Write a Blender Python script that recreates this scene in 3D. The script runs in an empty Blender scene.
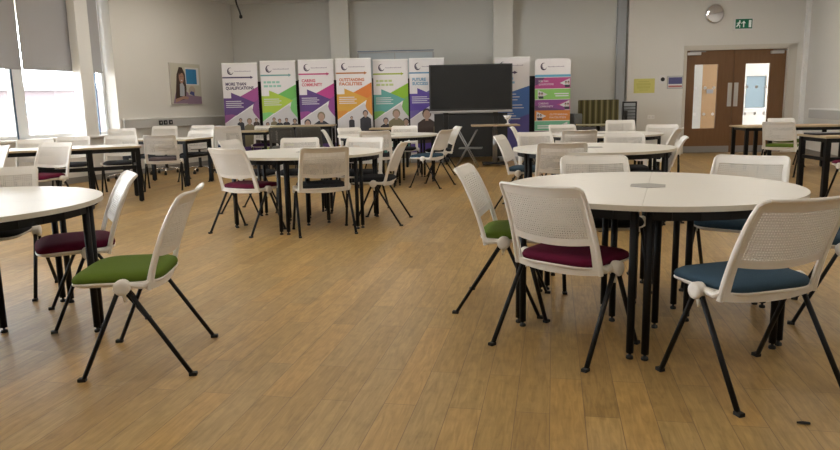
import bpy, bmesh, math, random
from mathutils import Vector, Matrix
C = bpy.context.scene
COL = C.collection
R = math.radians
random.seed(7)

# ---------------------------------------------------------------- camera, sky, exposure
F_PX, PITCH, ROLL, CAM_H = 691.26, 0.172925, -0.020044, 1.2004
cam_data = bpy.data.cameras.new('camera')
cam = bpy.data.objects.new('camera', cam_data); COL.objects.link(cam)
cam_data.sensor_width = 36.0; cam_data.lens = F_PX / 840.0 * 36.0
cam_data.clip_start = 0.05; cam_data.clip_end = 300
_c, _s = math.cos(PITCH), math.sin(PITCH); _cr, _sr = math.cos(ROLL), math.sin(ROLL)
_r = Vector((1, 0, 0)); _u = Vector((0, _s, _c)); _f = Vector((0, _c, -_s))
_r2 = _cr * _r + _sr * _u; _u2 = -_sr * _r + _cr * _u
cam.matrix_world = Matrix(((_r2.x, _u2.x, -_f.x, 0), (_r2.y, _u2.y, -_f.y, 0), (_r2.z, _u2.z, -_f.z, CAM_H), (0, 0, 0, 1)))
C.camera = cam

world = bpy.data.worlds.new('overcast_sky'); C.world = world; world.use_nodes = True
_bg = world.node_tree.nodes['Background']
_bg.inputs['Color'].default_value = (0.93, 0.97, 1.0, 1); _bg.inputs['Strength'].default_value = 18.0
CEILING_LAMP = 13.5
C.view_settings.view_transform = 'Standard'; C.view_settings.look = 'None'
C.view_settings.gamma = 1.0; C.view_settings.use_curve_mapping = False
C.view_settings.exposure = -0.15

# ---------------------------------------------------------------- materials
MATS = {}
def mat(name, col, rough=0.5, metal=0.0, noise=0.0, nscale=30, bump=0.0, bscale=200, emit=None, estr=1.0, spec=0.5):
    m = bpy.data.materials.new(name); m.use_nodes = True
    nt = m.node_tree; b = nt.nodes['Principled BSDF']
    b.inputs['Base Color'].default_value = (*col, 1); b.inputs['Roughness'].default_value = rough
    b.inputs['Metallic'].default_value = metal; b.inputs['Specular IOR Level'].default_value = spec
    if noise:
        tc = nt.nodes.new('ShaderNodeTexCoord'); n = nt.nodes.new('ShaderNodeTexNoise'); n.inputs['Scale'].default_value = nscale
        n.inputs['Detail'].default_value = 4
        nt.links.new(tc.outputs['Object'], n.inputs['Vector'])
        r = nt.nodes.new('ShaderNodeMix'); r.data_type = 'RGBA'
        r.inputs['A'].default_value = (*[c * (1 - noise) for c in col], 1); r.inputs['B'].default_value = (*[min(1, c * (1 + noise)) for c in col], 1)
        nt.links.new(n.outputs['Fac'], r.inputs['Factor']); nt.links.new(r.outputs['Result'], b.inputs['Base Color'])
    if bump:
        tc = nt.nodes.new('ShaderNodeTexCoord'); n = nt.nodes.new('ShaderNodeTexNoise'); n.inputs['Scale'].default_value = bscale
        nt.links.new(tc.outputs['Object'], n.inputs['Vector'])
        bp = nt.nodes.new('ShaderNodeBump'); bp.inputs['Strength'].default_value = bump; bp.inputs['Distance'].default_value = 0.002
        nt.links.new(n.outputs['Fac'], bp.inputs['Height']); nt.links.new(bp.outputs['Normal'], b.inputs['Normal'])
    if emit:
        b.inputs['Emission Color'].default_value = (*emit, 1); b.inputs['Emission Strength'].default_value = estr
    MATS[name] = m
    return m

def wood(name, c1, c2, rough=0.45, scale=(1.5, 1.5, 18)):
    m = bpy.data.materials.new(name); m.use_nodes = True
    nt = m.node_tree; b = nt.nodes['Principled BSDF']; b.inputs['Roughness'].default_value = rough
    tc = nt.nodes.new('ShaderNodeTexCoord'); mp = nt.nodes.new('ShaderNodeMapping'); mp.inputs['Scale'].default_value = scale
    n = nt.nodes.new('ShaderNodeTexNoise'); n.inputs['Scale'].default_value = 3; n.inputs['Detail'].default_value = 6
    r = nt.nodes.new('ShaderNodeMix'); r.data_type = 'RGBA'; r.inputs['A'].default_value = (*c1, 1); r.inputs['B'].default_value = (*c2, 1)
    nt.links.new(tc.outputs['Object'], mp.inputs['Vector']); nt.links.new(mp.outputs['Vector'], n.inputs['Vector'])
    nt.links.new(n.outputs['Fac'], r.inputs['Factor']); nt.links.new(r.outputs['Result'], b.inputs['Base Color'])
    MATS[name] = m
    return m

def floor_material():
    m = bpy.data.materials.new('oak_plank_floor'); m.use_nodes = True
    nt = m.node_tree; N = nt.nodes; L = nt.links; b = N['Principled BSDF']
    tc = N.new('ShaderNodeTexCoord'); mp = N.new('ShaderNodeMapping'); mp.inputs['Rotation'].default_value = (0, 0, R(-79))
    L.new(tc.outputs['Object'], mp.inputs['Vector'])
    br = N.new('ShaderNodeTexBrick'); br.offset = 0.37; br.offset_frequency = 2
    br.inputs['Scale'].default_value = 1.0; br.inputs['Brick Width'].default_value = 0.98; br.inputs['Row Height'].default_value = 0.133
    br.inputs['Mortar Size'].default_value = 0.0020; br.inputs['Mortar Smooth'].default_value = 0.3
    br.inputs['Color1'].default_value = (0, 0, 0, 1); br.inputs['Color2'].default_value = (1, 1, 1, 1); br.inputs['Mortar'].default_value = (0.5, 0.5, 0.5, 1)
    L.new(mp.outputs['Vector'], br.inputs['Vector'])
    ramp = N.new('ShaderNodeValToRGB'); e = ramp.color_ramp.elements
    e[0].position = 0.0; e[0].color = (0.335, 0.212, 0.078, 1); e[1].position = 1.0; e[1].color = (0.445, 0.295, 0.118, 1)
    k = ramp.color_ramp.elements.new(0.35); k.color = (0.40, 0.263, 0.098, 1)
    k = ramp.color_ramp.elements.new(0.55); k.color = (0.385, 0.262, 0.110, 1)
    k = ramp.color_ramp.elements.new(0.75); k.color = (0.435, 0.272, 0.095, 1)
    L.new(br.outputs['Color'], ramp.inputs['Fac'])
    mp2 = N.new('ShaderNodeMapping'); mp2.inputs['Scale'].default_value = (1.8, 16, 1); L.new(mp.outputs['Vector'], mp2.inputs['Vector'])
    n = N.new('ShaderNodeTexNoise'); n.inputs['Scale'].default_value = 3.0; n.inputs['Detail'].default_value = 8; n.inputs['Distortion'].default_value = 1.2
    L.new(mp2.outputs['Vector'], n.inputs['Vector'])
    r2 = N.new('ShaderNodeValToRGB'); r2.color_ramp.elements[0].position = 0.3; r2.color_ramp.elements[0].color = (0.74, 0.71, 0.66, 1)
    r2.color_ramp.elements[1].position = 0.72; r2.color_ramp.elements[1].color = (1.12, 1.10, 1.06, 1)
    L.new(n.outputs['Fac'], r2.inputs['Fac'])
    mu = N.new('ShaderNodeMix'); mu.data_type = 'RGBA'; mu.blend_type = 'MULTIPLY'; mu.inputs['Factor'].default_value = 1
    L.new(ramp.outputs['Color'], mu.inputs['A']); L.new(r2.outputs['Color'], mu.inputs['B'])
    n3 = N.new('ShaderNodeTexNoise'); n3.inputs['Scale'].default_value = 14; n3.inputs['Detail'].default_value = 3; L.new(mp.outputs['Vector'], n3.inputs['Vector'])
    r3 = N.new('ShaderNodeValToRGB'); r3.color_ramp.elements[0].position = 0.25; r3.color_ramp.elements[0].color = (0.82, 0.82, 0.82, 1)
    r3.color_ramp.elements[1].position = 0.5; r3.color_ramp.elements[1].color = (1, 1, 1, 1); L.new(n3.outputs['Fac'], r3.inputs['Fac'])
    mu2 = N.new('ShaderNodeMix'); mu2.data_type = 'RGBA'; mu2.blend_type = 'MULTIPLY'; mu2.inputs['Factor'].default_value = 0.9
    L.new(mu.outputs['Result'], mu2.inputs['A']); L.new(r3.outputs['Color'], mu2.inputs['B'])
    mo = N.new('ShaderNodeMix'); mo.data_type = 'RGBA'; mo.inputs['B'].default_value = (0.17, 0.10, 0.05, 1)
    ms = N.new('ShaderNodeMath'); ms.operation = 'MULTIPLY'; ms.inputs[1].default_value = 0.75; L.new(br.outputs['Fac'], ms.inputs[0])
    L.new(ms.outputs[0], mo.inputs['Factor']); L.new(mu2.outputs['Result'], mo.inputs['A'])
    L.new(mo.outputs['Result'], b.inputs['Base Color'])
    b.inputs['Roughness'].default_value = 0.42; b.inputs['Specular IOR Level'].default_value = 0.35
    return m

def glass_material(name, tint=(1, 1, 1), gloss=0.06):
    m = bpy.data.materials.new(name); m.use_nodes = True
    nt = m.node_tree; N = nt.nodes; N.clear()
    o = N.new('ShaderNodeOutputMaterial'); t = N.new('ShaderNodeBsdfTransparent'); t.inputs['Color'].default_value = (*tint, 1)
    g = N.new('ShaderNodeBsdfGlossy'); g.inputs['Roughness'].default_value = 0.03
    x = N.new('ShaderNodeMixShader'); x.inputs['Fac'].default_value = gloss
    nt.links.new(t.outputs[0], x.inputs[1]); nt.links.new(g.outputs[0], x.inputs[2]); nt.links.new(x.outputs[0], o.inputs['Surface'])
    return m

def blind_material():
    m = bpy.data.materials.new('grey_blind_fabric'); m.use_nodes = True
    nt = m.node_tree; N = nt.nodes; N.clear()
    o = N.new('ShaderNodeOutputMaterial'); d = N.new('ShaderNodeBsdfDiffuse'); d.inputs['Color'].default_value = (0.50, 0.49, 0.49, 1)
    t = N.new('ShaderNodeBsdfTranslucent'); t.inputs['Color'].default_value = (0.42, 0.42, 0.44, 1)
    x = N.new('ShaderNodeMixShader'); x.inputs['Fac'].default_value = 0.22
    nt.links.new(d.outputs[0], x.inputs[1]); nt.links.new(t.outputs[0], x.inputs[2]); nt.links.new(x.outputs[0], o.inputs['Surface'])
    return m

M = dict(
    plastic=mat('white_chair_plastic', (0.74, 0.705, 0.655), 0.42),
    black=mat('black_powder_coat', (0.007, 0.007, 0.008), 0.5, spec=0.22),
    rubber=mat('black_rubber', (0.01, 0.01, 0.01), 0.7),
    laminate=mat('white_laminate', (0.74, 0.715, 0.66), 0.38, noise=0.015, nscale=4),
    lam_edge=mat('pale_table_edge', (0.62, 0.575, 0.50), 0.5),
    ply_edge=mat('plywood_table_edge', (0.42, 0.33, 0.20), 0.55, noise=0.15, nscale=60),
    beech=wood('beech_top', (0.50, 0.34, 0.19), (0.60, 0.43, 0.26), scale=(2, 12, 2)),
    tan=wood('tan_wood_top', (0.36, 0.26, 0.16), (0.45, 0.33, 0.21), scale=(2, 12, 2)),
    cap=mat('grey_plastic_cap', (0.33, 0.32, 0.30), 0.5),
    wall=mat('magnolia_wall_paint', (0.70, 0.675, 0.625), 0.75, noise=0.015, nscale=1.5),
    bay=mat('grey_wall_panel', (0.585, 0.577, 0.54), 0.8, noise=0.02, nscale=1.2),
    column=mat('cream_column_paint', (0.70, 0.685, 0.635), 0.7),
    strip=mat('blue_grey_panel', (0.36, 0.38, 0.395), 0.6),
    ceiling=mat('white_ceiling_tile', (0.78, 0.77, 0.74), 0.85),
    trimwhite=mat('white_trim_paint', (0.82, 0.81, 0.78), 0.5),
    trunk=mat('grey_trunking', (0.50, 0.49, 0.47), 0.5),
    skirting=mat('grey_skirting', (0.27, 0.25, 0.23), 0.6),
    walnut=wood('walnut_door', (0.135, 0.062, 0.022), (0.20, 0.098, 0.038), 0.4, scale=(10, 10, 0.9)),
    doorlight=wood('light_oak_door', (0.42, 0.24, 0.10), (0.52, 0.31, 0.14), 0.5, scale=(10, 10, 1)),
    architrave=mat('cream_architrave', (0.62, 0.57, 0.49), 0.5),
    steel=mat('brushed_steel', (0.62, 0.61, 0.60), 0.35, 1.0),
    satin=mat('satin_metal_plate', (0.58, 0.56, 0.53), 0.45, 0.6),
    chrome=mat('polished_chrome', (0.85, 0.85, 0.86), 0.08, 1.0),
    greymetal=mat('grey_tube_metal', (0.30, 0.30, 0.30), 0.4, 0.7),
    kick=mat('grey_kick_plate', (0.30, 0.29, 0.28), 0.4, 0.4),
    glass=glass_material('clear_glass', (0.97, 0.985, 1.0), 0.05),
    frame=mat('pale_window_frame', (0.86, 0.88, 0.90), 0.45),
    framedark=mat('blue_grey_frame', (0.06, 0.11, 0.19), 0.4),
    blind=blind_material(),
    screen=mat('black_screen_glass', (0.012, 0.013, 0.014), 0.22, spec=0.45),
    bezel=mat('black_bezel', (0.012, 0.012, 0.013), 0.35),
    silver=mat('silver_bar', (0.42, 0.42, 0.42), 0.35, 0.5),
    darkpanel=mat('charcoal_panel', (0.012, 0.013, 0.014), 0.55),
    bannerwhite=mat('white_banner_film', (0.74, 0.71, 0.71), 0.5),
    darkfab=mat('dark_grey_plastic', (0.085, 0.085, 0.08), 0.5),
    exitgreen=mat('exit_sign_green', (0.0, 0.105, 0.05), 0.4, emit=(0.0, 0.22, 0.1), estr=0.12),
    exitwhite=mat('exit_sign_white', (0.75, 0.80, 0.76), 0.4, emit=(0.8, 0.9, 0.85), estr=0.15),
    yellow=mat('yellow_paper', (0.60, 0.56, 0.17), 0.7),
    yellowink=mat('olive_ink', (0.50, 0.46, 0.12), 0.7),
    paper=mat('white_paper', (0.72, 0.70, 0.69), 0.6),
    navy=mat('navy_print', (0.075, 0.075, 0.20), 0.5),
    redprint=mat('faded_red_print', (0.45, 0.16, 0.15), 0.6),
    mirror=mat('convex_mirror_glass', (0.80, 0.80, 0.86), 0.03, 1.0),
    brick=mat('pink_brick', (0.135, 0.105, 0.105), 0.9, noise=0.1, nscale=2),
    winfar=mat('far_window_glass', (0.09, 0.12, 0.14), 0.3),
    ground=mat('pale_paving', (0.30, 0.30, 0.29), 0.9),
    greenfab=mat('green_seat_fabric', (0.098, 0.150, 0.020), 0.95, noise=0.25, nscale=350, bump=0.4, bscale=500, spec=0.15),
    maroonfab=mat('maroon_seat_fabric', (0.098, 0.006, 0.026), 0.95, noise=0.25, nscale=350, bump=0.4, bscale=500, spec=0.15),
    bluefab=mat('blue_seat_fabric', (0.036, 0.067, 0.098), 0.95, noise=0.3, nscale=350, bump=0.4, bscale=500, spec=0.15),
    charcoalfab=mat('charcoal_seat_fabric', (0.022, 0.022, 0.025), 0.95, noise=0.25, nscale=350, bump=0.4, bscale=500, spec=0.15),
    navyfab=mat('navy_seat_fabric', (0.015, 0.022, 0.055), 0.95, noise=0.25, nscale=350, bump=0.4, bscale=500, spec=0.15),
    purplefab=mat('purple_seat_fabric', (0.050, 0.020, 0.085), 0.95, noise=0.25, nscale=350, bump=0.4, bscale=500, spec=0.15),
    taupefab=mat('taupe_seat_fabric', (0.075, 0.055, 0.055), 0.95, noise=0.25, nscale=350, bump=0.4, bscale=500, spec=0.15),
    lampglow=mat('lamp_diffuser', (0.9, 0.9, 0.9), 0.5, emit=(1.0, 0.95, 0.865), estr=CEILING_LAMP),
    ink=mat('dark_logo_ink', (0.055, 0.035, 0.075), 0.6),
    inkgrey=mat('grey_logo_ink', (0.36, 0.31, 0.38), 0.6),
)
def flat(name, col):
    return MATS.get(name) or mat(name, col, 0.55)

# ---------------------------------------------------------------- mesh helpers
def obj(name, bm, m, parent=None, smooth=False, loc=None):
    me = bpy.data.meshes.new(name)
    bmesh.ops.recalc_face_normals(bm, faces=bm.faces[:])
    bm.to_mesh(me); bm.free()
    for x in (m if isinstance(m, (list, tuple)) else [m]): me.materials.append(x)
    if smooth:
        for p in me.polygons: p.use_smooth = True
    o = bpy.data.objects.new(name, me); COL.objects.link(o)
    if parent: o.parent = parent
    if loc: o.location = loc
    return o
def thing(name, label, cat, loc=(0, 0, 0), rot=0, group=None):
    o = bpy.data.objects.new(name, None); COL.objects.link(o); o.empty_display_size = 0.1
    o.location = loc; o.rotation_euler = (0, 0, rot); o['label'] = label; o['category'] = cat
    if group: o['group'] = group
    return o
def struct(name, bm, m, parent=None, smooth=False):
    o = obj(name, bm, m, parent, smooth)
    if parent is None: o['kind'] = 'structure'
    return o
def dup(root, loc, rot, label, group=None):
    r = root.copy(); COL.objects.link(r); r.location = loc; r.rotation_euler = (0, 0, rot); r['label'] = label
    if group: r['group'] = group
    for ch in list(root.children):
        c = ch.copy(); COL.objects.link(c); c.parent = r
        for g in list(ch.children):
            d = g.copy(); COL.objects.link(d); d.parent = c
    return r
def nb(): return bmesh.new()
def box(bm, x0, x1, y0, y1, z0, z1, mi=0, bev=0.0, xf=None):
    vs = [bm.verts.new((x, y, z)) for x in (x0, x1) for y in (y0, y1) for z in (z0, z1)]
    fs = [bm.faces.new([vs[i] for i in q]) for q in ((0, 1, 3, 2), (4, 6, 7, 5), (0, 4, 5, 1), (2, 3, 7, 6), (0, 2, 6, 4), (1, 5, 7, 3))]
    for f in fs: f.material_index = mi
    if bev:
        es = list({e for f in fs for e in f.edges})
        r = bmesh.ops.bevel(bm, geom=es, offset=bev, segments=2, affect='EDGES', profile=0.7)
        vs = list({v for f in r['faces'] for v in f.verts} | {v for v in vs if v.is_valid})
    if xf is not None:
        for v in vs: v.co = xf @ v.co
    return vs
def prism(bm, pts, z0, z1, mi=0, side_mi=None):
    """pts: CCW xy outline; extruded along z"""
    a = [bm.verts.new((x, y, z0)) for x, y in pts]; b = [bm.verts.new((x, y, z1)) for x, y in pts]
    n = len(pts)
    f1 = bm.faces.new(a[::-1]); f2 = bm.faces.new(b); f1.material_index = f2.material_index = mi
    for i in range(n):
        f = bm.faces.new((a[i], a[(i + 1) % n], b[(i + 1) % n], b[i])); f.material_index = mi if side_mi is None else side_mi
def tube(bm, pts, rad, n=10, flat_ratio=1.0, up=Vector((0, 0, 1)), mi=0):
    """tube through pts; rad may be a list"""
    pts = [Vector(p) for p in pts]; rings = []
    for i, p in enumerate(pts):
        d = (pts[min(i + 1, len(pts) - 1)] - pts[max(i - 1, 0)]).normalized()
        a = d.cross(up)
        if a.length < 1e-4: a = d.cross(Vector((1, 0, 0)))
        a.normalize(); b = d.cross(a).normalized(); r = rad[i] if isinstance(rad, (list, tuple)) else rad
        rings.append([bm.verts.new(p + a * math.cos(2 * math.pi * k / n) * r + b * math.sin(2 * math.pi * k / n) * r * flat_ratio) for k in range(n)])
    for r0, r1 in zip(rings, rings[1:]):
        for k in range(n):
            f = bm.faces.new((r0[k], r0[(k + 1) % n], r1[(k + 1) % n], r1[k])); f.material_index = mi
    bm.faces.new(rings[0][::-1]).material_index = mi; bm.faces.new(rings[-1]).material_index = mi
def lathe(bm, prof, n=24, axis='Z', center=(0, 0, 0)):
    rings = []
    for r, h in prof:
        ring = []
        for k in range(n):
            a = 2 * math.pi * k / n
            p = (r * math.cos(a), r * math.sin(a), h)
            if axis == 'X': p = (h, r * math.cos(a), r * math.sin(a))
            if axis == 'Y': p = (r * math.cos(a), h, r * math.sin(a))
            ring.append(bm.verts.new(Vector(p) + Vector(center)))
        rings.append(ring)
    for r0, r1 in zip(rings, rings[1:]):
        for k in range(n): bm.faces.new((r0[k], r0[(k + 1) % n], r1[(k + 1) % n], r1[k]))
    bm.faces.new(rings[0][::-1]); bm.faces.new(rings[-1])
def poly(bm, pts, y, mi=0):
    """flat printed shape in the xz plane at depth y"""
    f = bm.faces.new([bm.verts.new((x, y, z)) for x, z in pts]); f.material_index = mi
    return f
def text_mesh(name, body, size, m, parent, loc, align='LEFT', width=None, bold=0.0):
    cu = bpy.data.curves.new(name, 'FONT'); cu.body = body; cu.size = size; cu.align_x = align; cu.extrude = 0.0004; cu.offset = bold
    cu.resolution_u = 2
    t = bpy.data.objects.new(name, cu); COL.objects.link(t)
    bpy.context.view_layer.update()
    me = bpy.data.meshes.new_from_object(t.evaluated_get(bpy.context.evaluated_depsgraph_get()))
    bpy.data.objects.remove(t); bpy.data.curves.remove(cu)
    me.materials.clear(); me.materials.append(m)
    xs = [v.co.x for v in me.vertices]; w = max(xs) - min(xs)
    k = (width / w) if width else 1.0
    me.transform(Matrix.Diagonal((k, 1, 1, 1)))
    me.transform(Matrix.Rotation(R(90), 4, 'X'))
    o = bpy.data.objects.new(name, me); COL.objects.link(o); o.parent = parent; o.location = loc
    return o

# ---------------------------------------------------------------- room shell
A69 = R(69); LD = Vector((math.cos(A69), math.sin(A69), 0)); LN = Vector((-math.sin(A69), math.cos(A69), 0))  # along left wall / outward
LP = Vector((-4.18, 15.87, 0))
def XL(): return Matrix.Translation(LP) @ Matrix.Rotation(A69, 4, 'Z')        # local x along wall, local +y outward
BP = Vector((6.05, 15.37, 0)); AB = R(-2.86)
def XB(): return Matrix.Translation(BP) @ Matrix.Rotation(AB, 4, 'Z')         # local x along wall, +y outward
RP = Vector((8.40, 15.25, 0)); AR = R(76)
def XR(): return Matrix.Translation(RP) @ Matrix.Rotation(AR, 4, 'Z')         # local -x toward camera, -y outward (right)
CEIL = 3.47
xl, xb, xr = XL(), XB(), XR()

bm = nb(); bm.faces.new([bm.verts.new(v) for v in ((-12, -2.6, 0), (12.5, -2.6, 0), (12.5, 18.6, 0), (-12, 18.6, 0))])
r = bmesh.ops.extrude_face_region(bm, geom=bm.faces[:])
for v in [g for g in r['geom'] if isinstance(g, bmesh.types.BMVert)]: v.co.z = -0.12
struct('floor', bm, floor_material())
bm = nb(); box(bm, -12, 12.5, -2.6, 18.6, CEIL, CEIL + 0.12); struct('ceiling', bm, M['ceiling'])

# left wall: solid end by the corner, low wall under the windows, solid far end behind the camera
WIN_R, WIN_L, SILL = -3.42, -15.0, 0.74
bm = nb()
box(bm, WIN_R, 0.15, 0, 0.34, 0, CEIL, xf=xl); box(bm, WIN_L, WIN_R, 0.0, 0.34, 0, SILL, xf=xl); box(bm, -21, WIN_L, 0, 0.34, 0, CEIL, xf=xl)
struct('wall_left', bm, M['wall'])
bm = nb(); box(bm, WIN_L, WIN_R + 0.03, -0.05, 0.27, SILL, SILL + 0.035, bev=0.01, xf=xl); struct('trim_1', bm, M['trimwhite'])
# windows: three bays of glazing
bays = [(-3.42, -5.26), (-5.26, -8.6), (-8.6, -11.9), (-11.9, -15.0)]
for i, (a, b) in enumerate(bays):
    w = bpy.data.objects.new('window_%d' % (i + 1), None); COL.objects.link(w); w['kind'] = 'structure'
    bm = nb()
    fr = 0.09
    box(bm, b, b + fr * 2 if i == 0 else b + fr, 0.27, 0.36, SILL, CEIL, xf=xl); box(bm, a - 0.05, a, 0.27, 0.36, SILL, CEIL, xf=xl)
    box(bm, b, a, 0.27, 0.36, SILL + 0.035, SILL + 0.09, xf=xl); box(bm, b, a, 0.27, 0.36, CEIL - 0.1, CEIL, xf=xl)
    obj('window_frame', bm, M['frame'], w)
    bm = nb(); box(bm, b - 0.035, b - 0.012, 0.262, 0.36, SILL + 0.035, CEIL, xf=xl)
    if i == 0: box(bm, -3.63, -3.61, 0.262, 0.36, SILL + 0.035, CEIL, xf=xl)
    obj('window_gasket', bm, M['framedark'], w)
    bm = nb(); box(bm, b, a, 0.31, 0.318, SILL + 0.05, CEIL, xf=xl); obj('window_pane', bm, M['glass'], w)
# white column standing in the window bay
bm = nb(); box(bm, -4.20, -3.92, -0.02, 0.17, SILL + 0.02, CEIL, bev=0.03, xf=xl); struct('trim_2', bm, M['trimwhite'])

# back wall: panelled bays set back between columns, front plane with the doors
DL, DR, DT = -0.19, 1.97, 2.26
bm = nb()
box(bm, -1.45, DL, 0, 0.16, 0, CEIL, xf=xb); box(bm, DR, 2.6, 0, 0.16, 0, CEIL, xf=xb); box(bm, DL, DR, 0, 0.16, DT, CEIL, xf=xb)
struct('wall_back', bm, M['wall'])
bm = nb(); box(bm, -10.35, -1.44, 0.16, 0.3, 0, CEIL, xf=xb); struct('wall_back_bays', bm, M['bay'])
bm = nb(); box(bm, -7.95, -7.54, -0.05, 0.16, 0, CEIL, xf=xb); struct('trim_3', bm, M['column'])
bm = nb(); box(bm, -4.37, -3.95, -0.05, 0.16, 0, CEIL, xf=xb); struct('trim_4', bm, M['column'])
bm = nb(); box(bm, -1.68, -1.49, 0.06, 0.16, 0, CEIL, xf=xb); struct('trim_5', bm, M['strip'])
bm = nb(); box(bm, 2.26, 2.40, -0.09, 0.0, 0, CEIL, xf=xb); struct('trim_6', bm, M['trimwhite'])
bm = nb(); box(bm, -21, 0.3, -0.16, 0, 0, CEIL, xf=xr); struct('wall_right', bm, M['wall'])
bm = nb(); box(bm, -12, 6, -2.6, -2.45, 0, CEIL); struct('wall_front', bm, M['wall'])
# skirting and trunking
bm = nb(); box(bm, -1.45, DL - 0.06, -0.015, 0, 0, 0.1, xf=xb); box(bm, -10.2, -1.45, 0.145, 0.16, 0, 0.1, xf=xb); struct('baseboard_back', bm, M['skirting'])
bm = nb(); box(bm, -21, 0, -0.015, 0, 0, 0.1, xf=xl); struct('baseboard_left', bm, M['skirting'])
bm = nb(); box(bm, -20, -0.05, 0, 0.015, 0, 0.1, xf=xr); struct('baseboard_right', bm, M['skirting'])
def trunking(name, xf, x0, x1, side, z0, z1, lab):
    t = thing(name, lab, 'cable trunking', xf @ Vector(((x0 + x1) / 2, 0, z0)), 0)
    inv = Matrix.Translation(-(xf @ Vector(((x0 + x1) / 2, 0, z0))))
    y0, y1 = (-0.055, 0) if side < 0 else (0, 0.055)
    bm = nb(); box(bm, x0, x1, y0, y1, z0, z1 - 0.03, bev=0.004, xf=inv @ xf); obj('body', bm, M['trunk'], t)
    bm = nb(); box(bm, x0, x1, y0 * 1.15, y1 * 1.15, z1 - 0.03, z1, bev=0.006, xf=inv @ xf); obj('lid', bm, M['trimwhite'], t)
    return t, inv @ xf
t, ix = trunking('wall_trunking', xl, -3.36, -0.06, -1, 0.86, 1.05, 'pale grey cable trunking along the wall under the woman poster')
for i, sx in enumerate((-2.42, -2.29, -2.14)):
    bm = nb(); box(bm, sx - 0.05, sx + 0.05, -0.064, -0.054, 0.905, 0.99, bev=0.003, xf=ix)
    s = obj('socket', bm, M['bezel'], t); s['label'] = 'black socket module'
    bm = nb(); box(bm, sx - 0.014, sx + 0.014, -0.067, -0.063, 0.93, 0.965, xf=ix); obj('socket_face', bm, M['satin'], s)
trunking('wall_trunking', xr, -6.0, -0.62, 1, 0.76, 0.96, 'pale grey cable trunking on the right-hand wall past the double doors')

# ceiling luminaires (lamps of the room, above the frame)
def ceiling_lamp(x, y, first=[None]):
    lab = 'linear fluorescent ceiling luminaire with white housing'
    if first[0] is None:
        t = thing('ceiling_luminaire', lab, 'ceiling light', (x, y, CEIL - 0.07), R(-11), 'rows of ceiling luminaires')
        bm = nb(); box(bm, -0.16, 0.16, -0.78, 0.78, 0.02, 0.07, bev=0.006); obj('housing', bm, M['trimwhite'], t)
        bm = nb(); box(bm, -0.13, 0.13, -0.75, 0.75, 0.0, 0.02); obj('diffuser', bm, M['lampglow'], t)
        first[0] = t
    else: dup(first[0], (x, y, CEIL - 0.07), R(-11), lab)
for yy in (0.4, 3.2, 6.0, 8.8, 11.6, 12.9):
    for xx in (-4.9, -1.6, 1.7, 4.9):
        if xx == 4.9 and yy < 3: continue
        ceiling_lamp(xx + 0.17 * (yy - 6), yy)

# ---------------------------------------------------------------- roller blinds
for a, b, lab in ((-5.15, -7.4, 'grey roller blind half lowered at the left edge of the photo'),
                  (-4.02, -5.12, 'grey roller blind between the white column and the bright slit'),
                  (-3.51, -3.97, 'narrow grey roller blind just right of the white window column')):
    t = thing('roller_blind', lab, 'blind', xl @ Vector(((a + b) / 2, 0.2, 1.86)), A69, 'roller blinds on the left windows')
    w = a - b
    bm = nb(); box(bm, -w / 2, w / 2, -0.002, 0.002, 0.02, 1.53); obj('fabric', bm, M['blind'], t)
    bm = nb(); box(bm, -w / 2, w / 2, -0.008, 0.008, 0.0, 0.022, bev=0.003); obj('bottom_bar', bm, M['silver'], t)
    bm = nb(); tube(bm, ((-w / 2, 0.0, 1.56), (w / 2, 0.0, 1.56)), 0.035, 14); obj('roller', bm, M['silver'], t, True)

# ---------------------------------------------------------------- outside the windows
bm = nb(); box(bm, -140, -13, -20, 150, -3.3, -3.2); struct('ground_outside', bm, M['ground'])
t = thing('brick_building', 'pinkish brick building seen faintly through the bright window', 'building', (-34, 58, -3.2), R(30))
bm = nb(); box(bm, -22, 16, -3, 5, 0, 6.1); obj('wall', bm, M['brick'], t)
bm = nb(); box(bm, -22.4, 16.4, -3.4, 5.4, 6.1, 6.4); obj('roof', bm, M['ground'], t)
for k in range(9):
    f = nb(); x = -20 + k * 4.1; box(f, x, x + 2.1, -3.05, -2.98, 4.0, 5.3); fo = obj('window', f, M['frame'], t)
    f = nb(); box(f, x + 0.12, x + 0.98, -3.07, -3.05, 4.12, 5.18); box(f, x + 1.1, x + 1.98, -3.07, -3.05, 4.12, 5.18); obj('pane', f, M['winfar'], fo)

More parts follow.
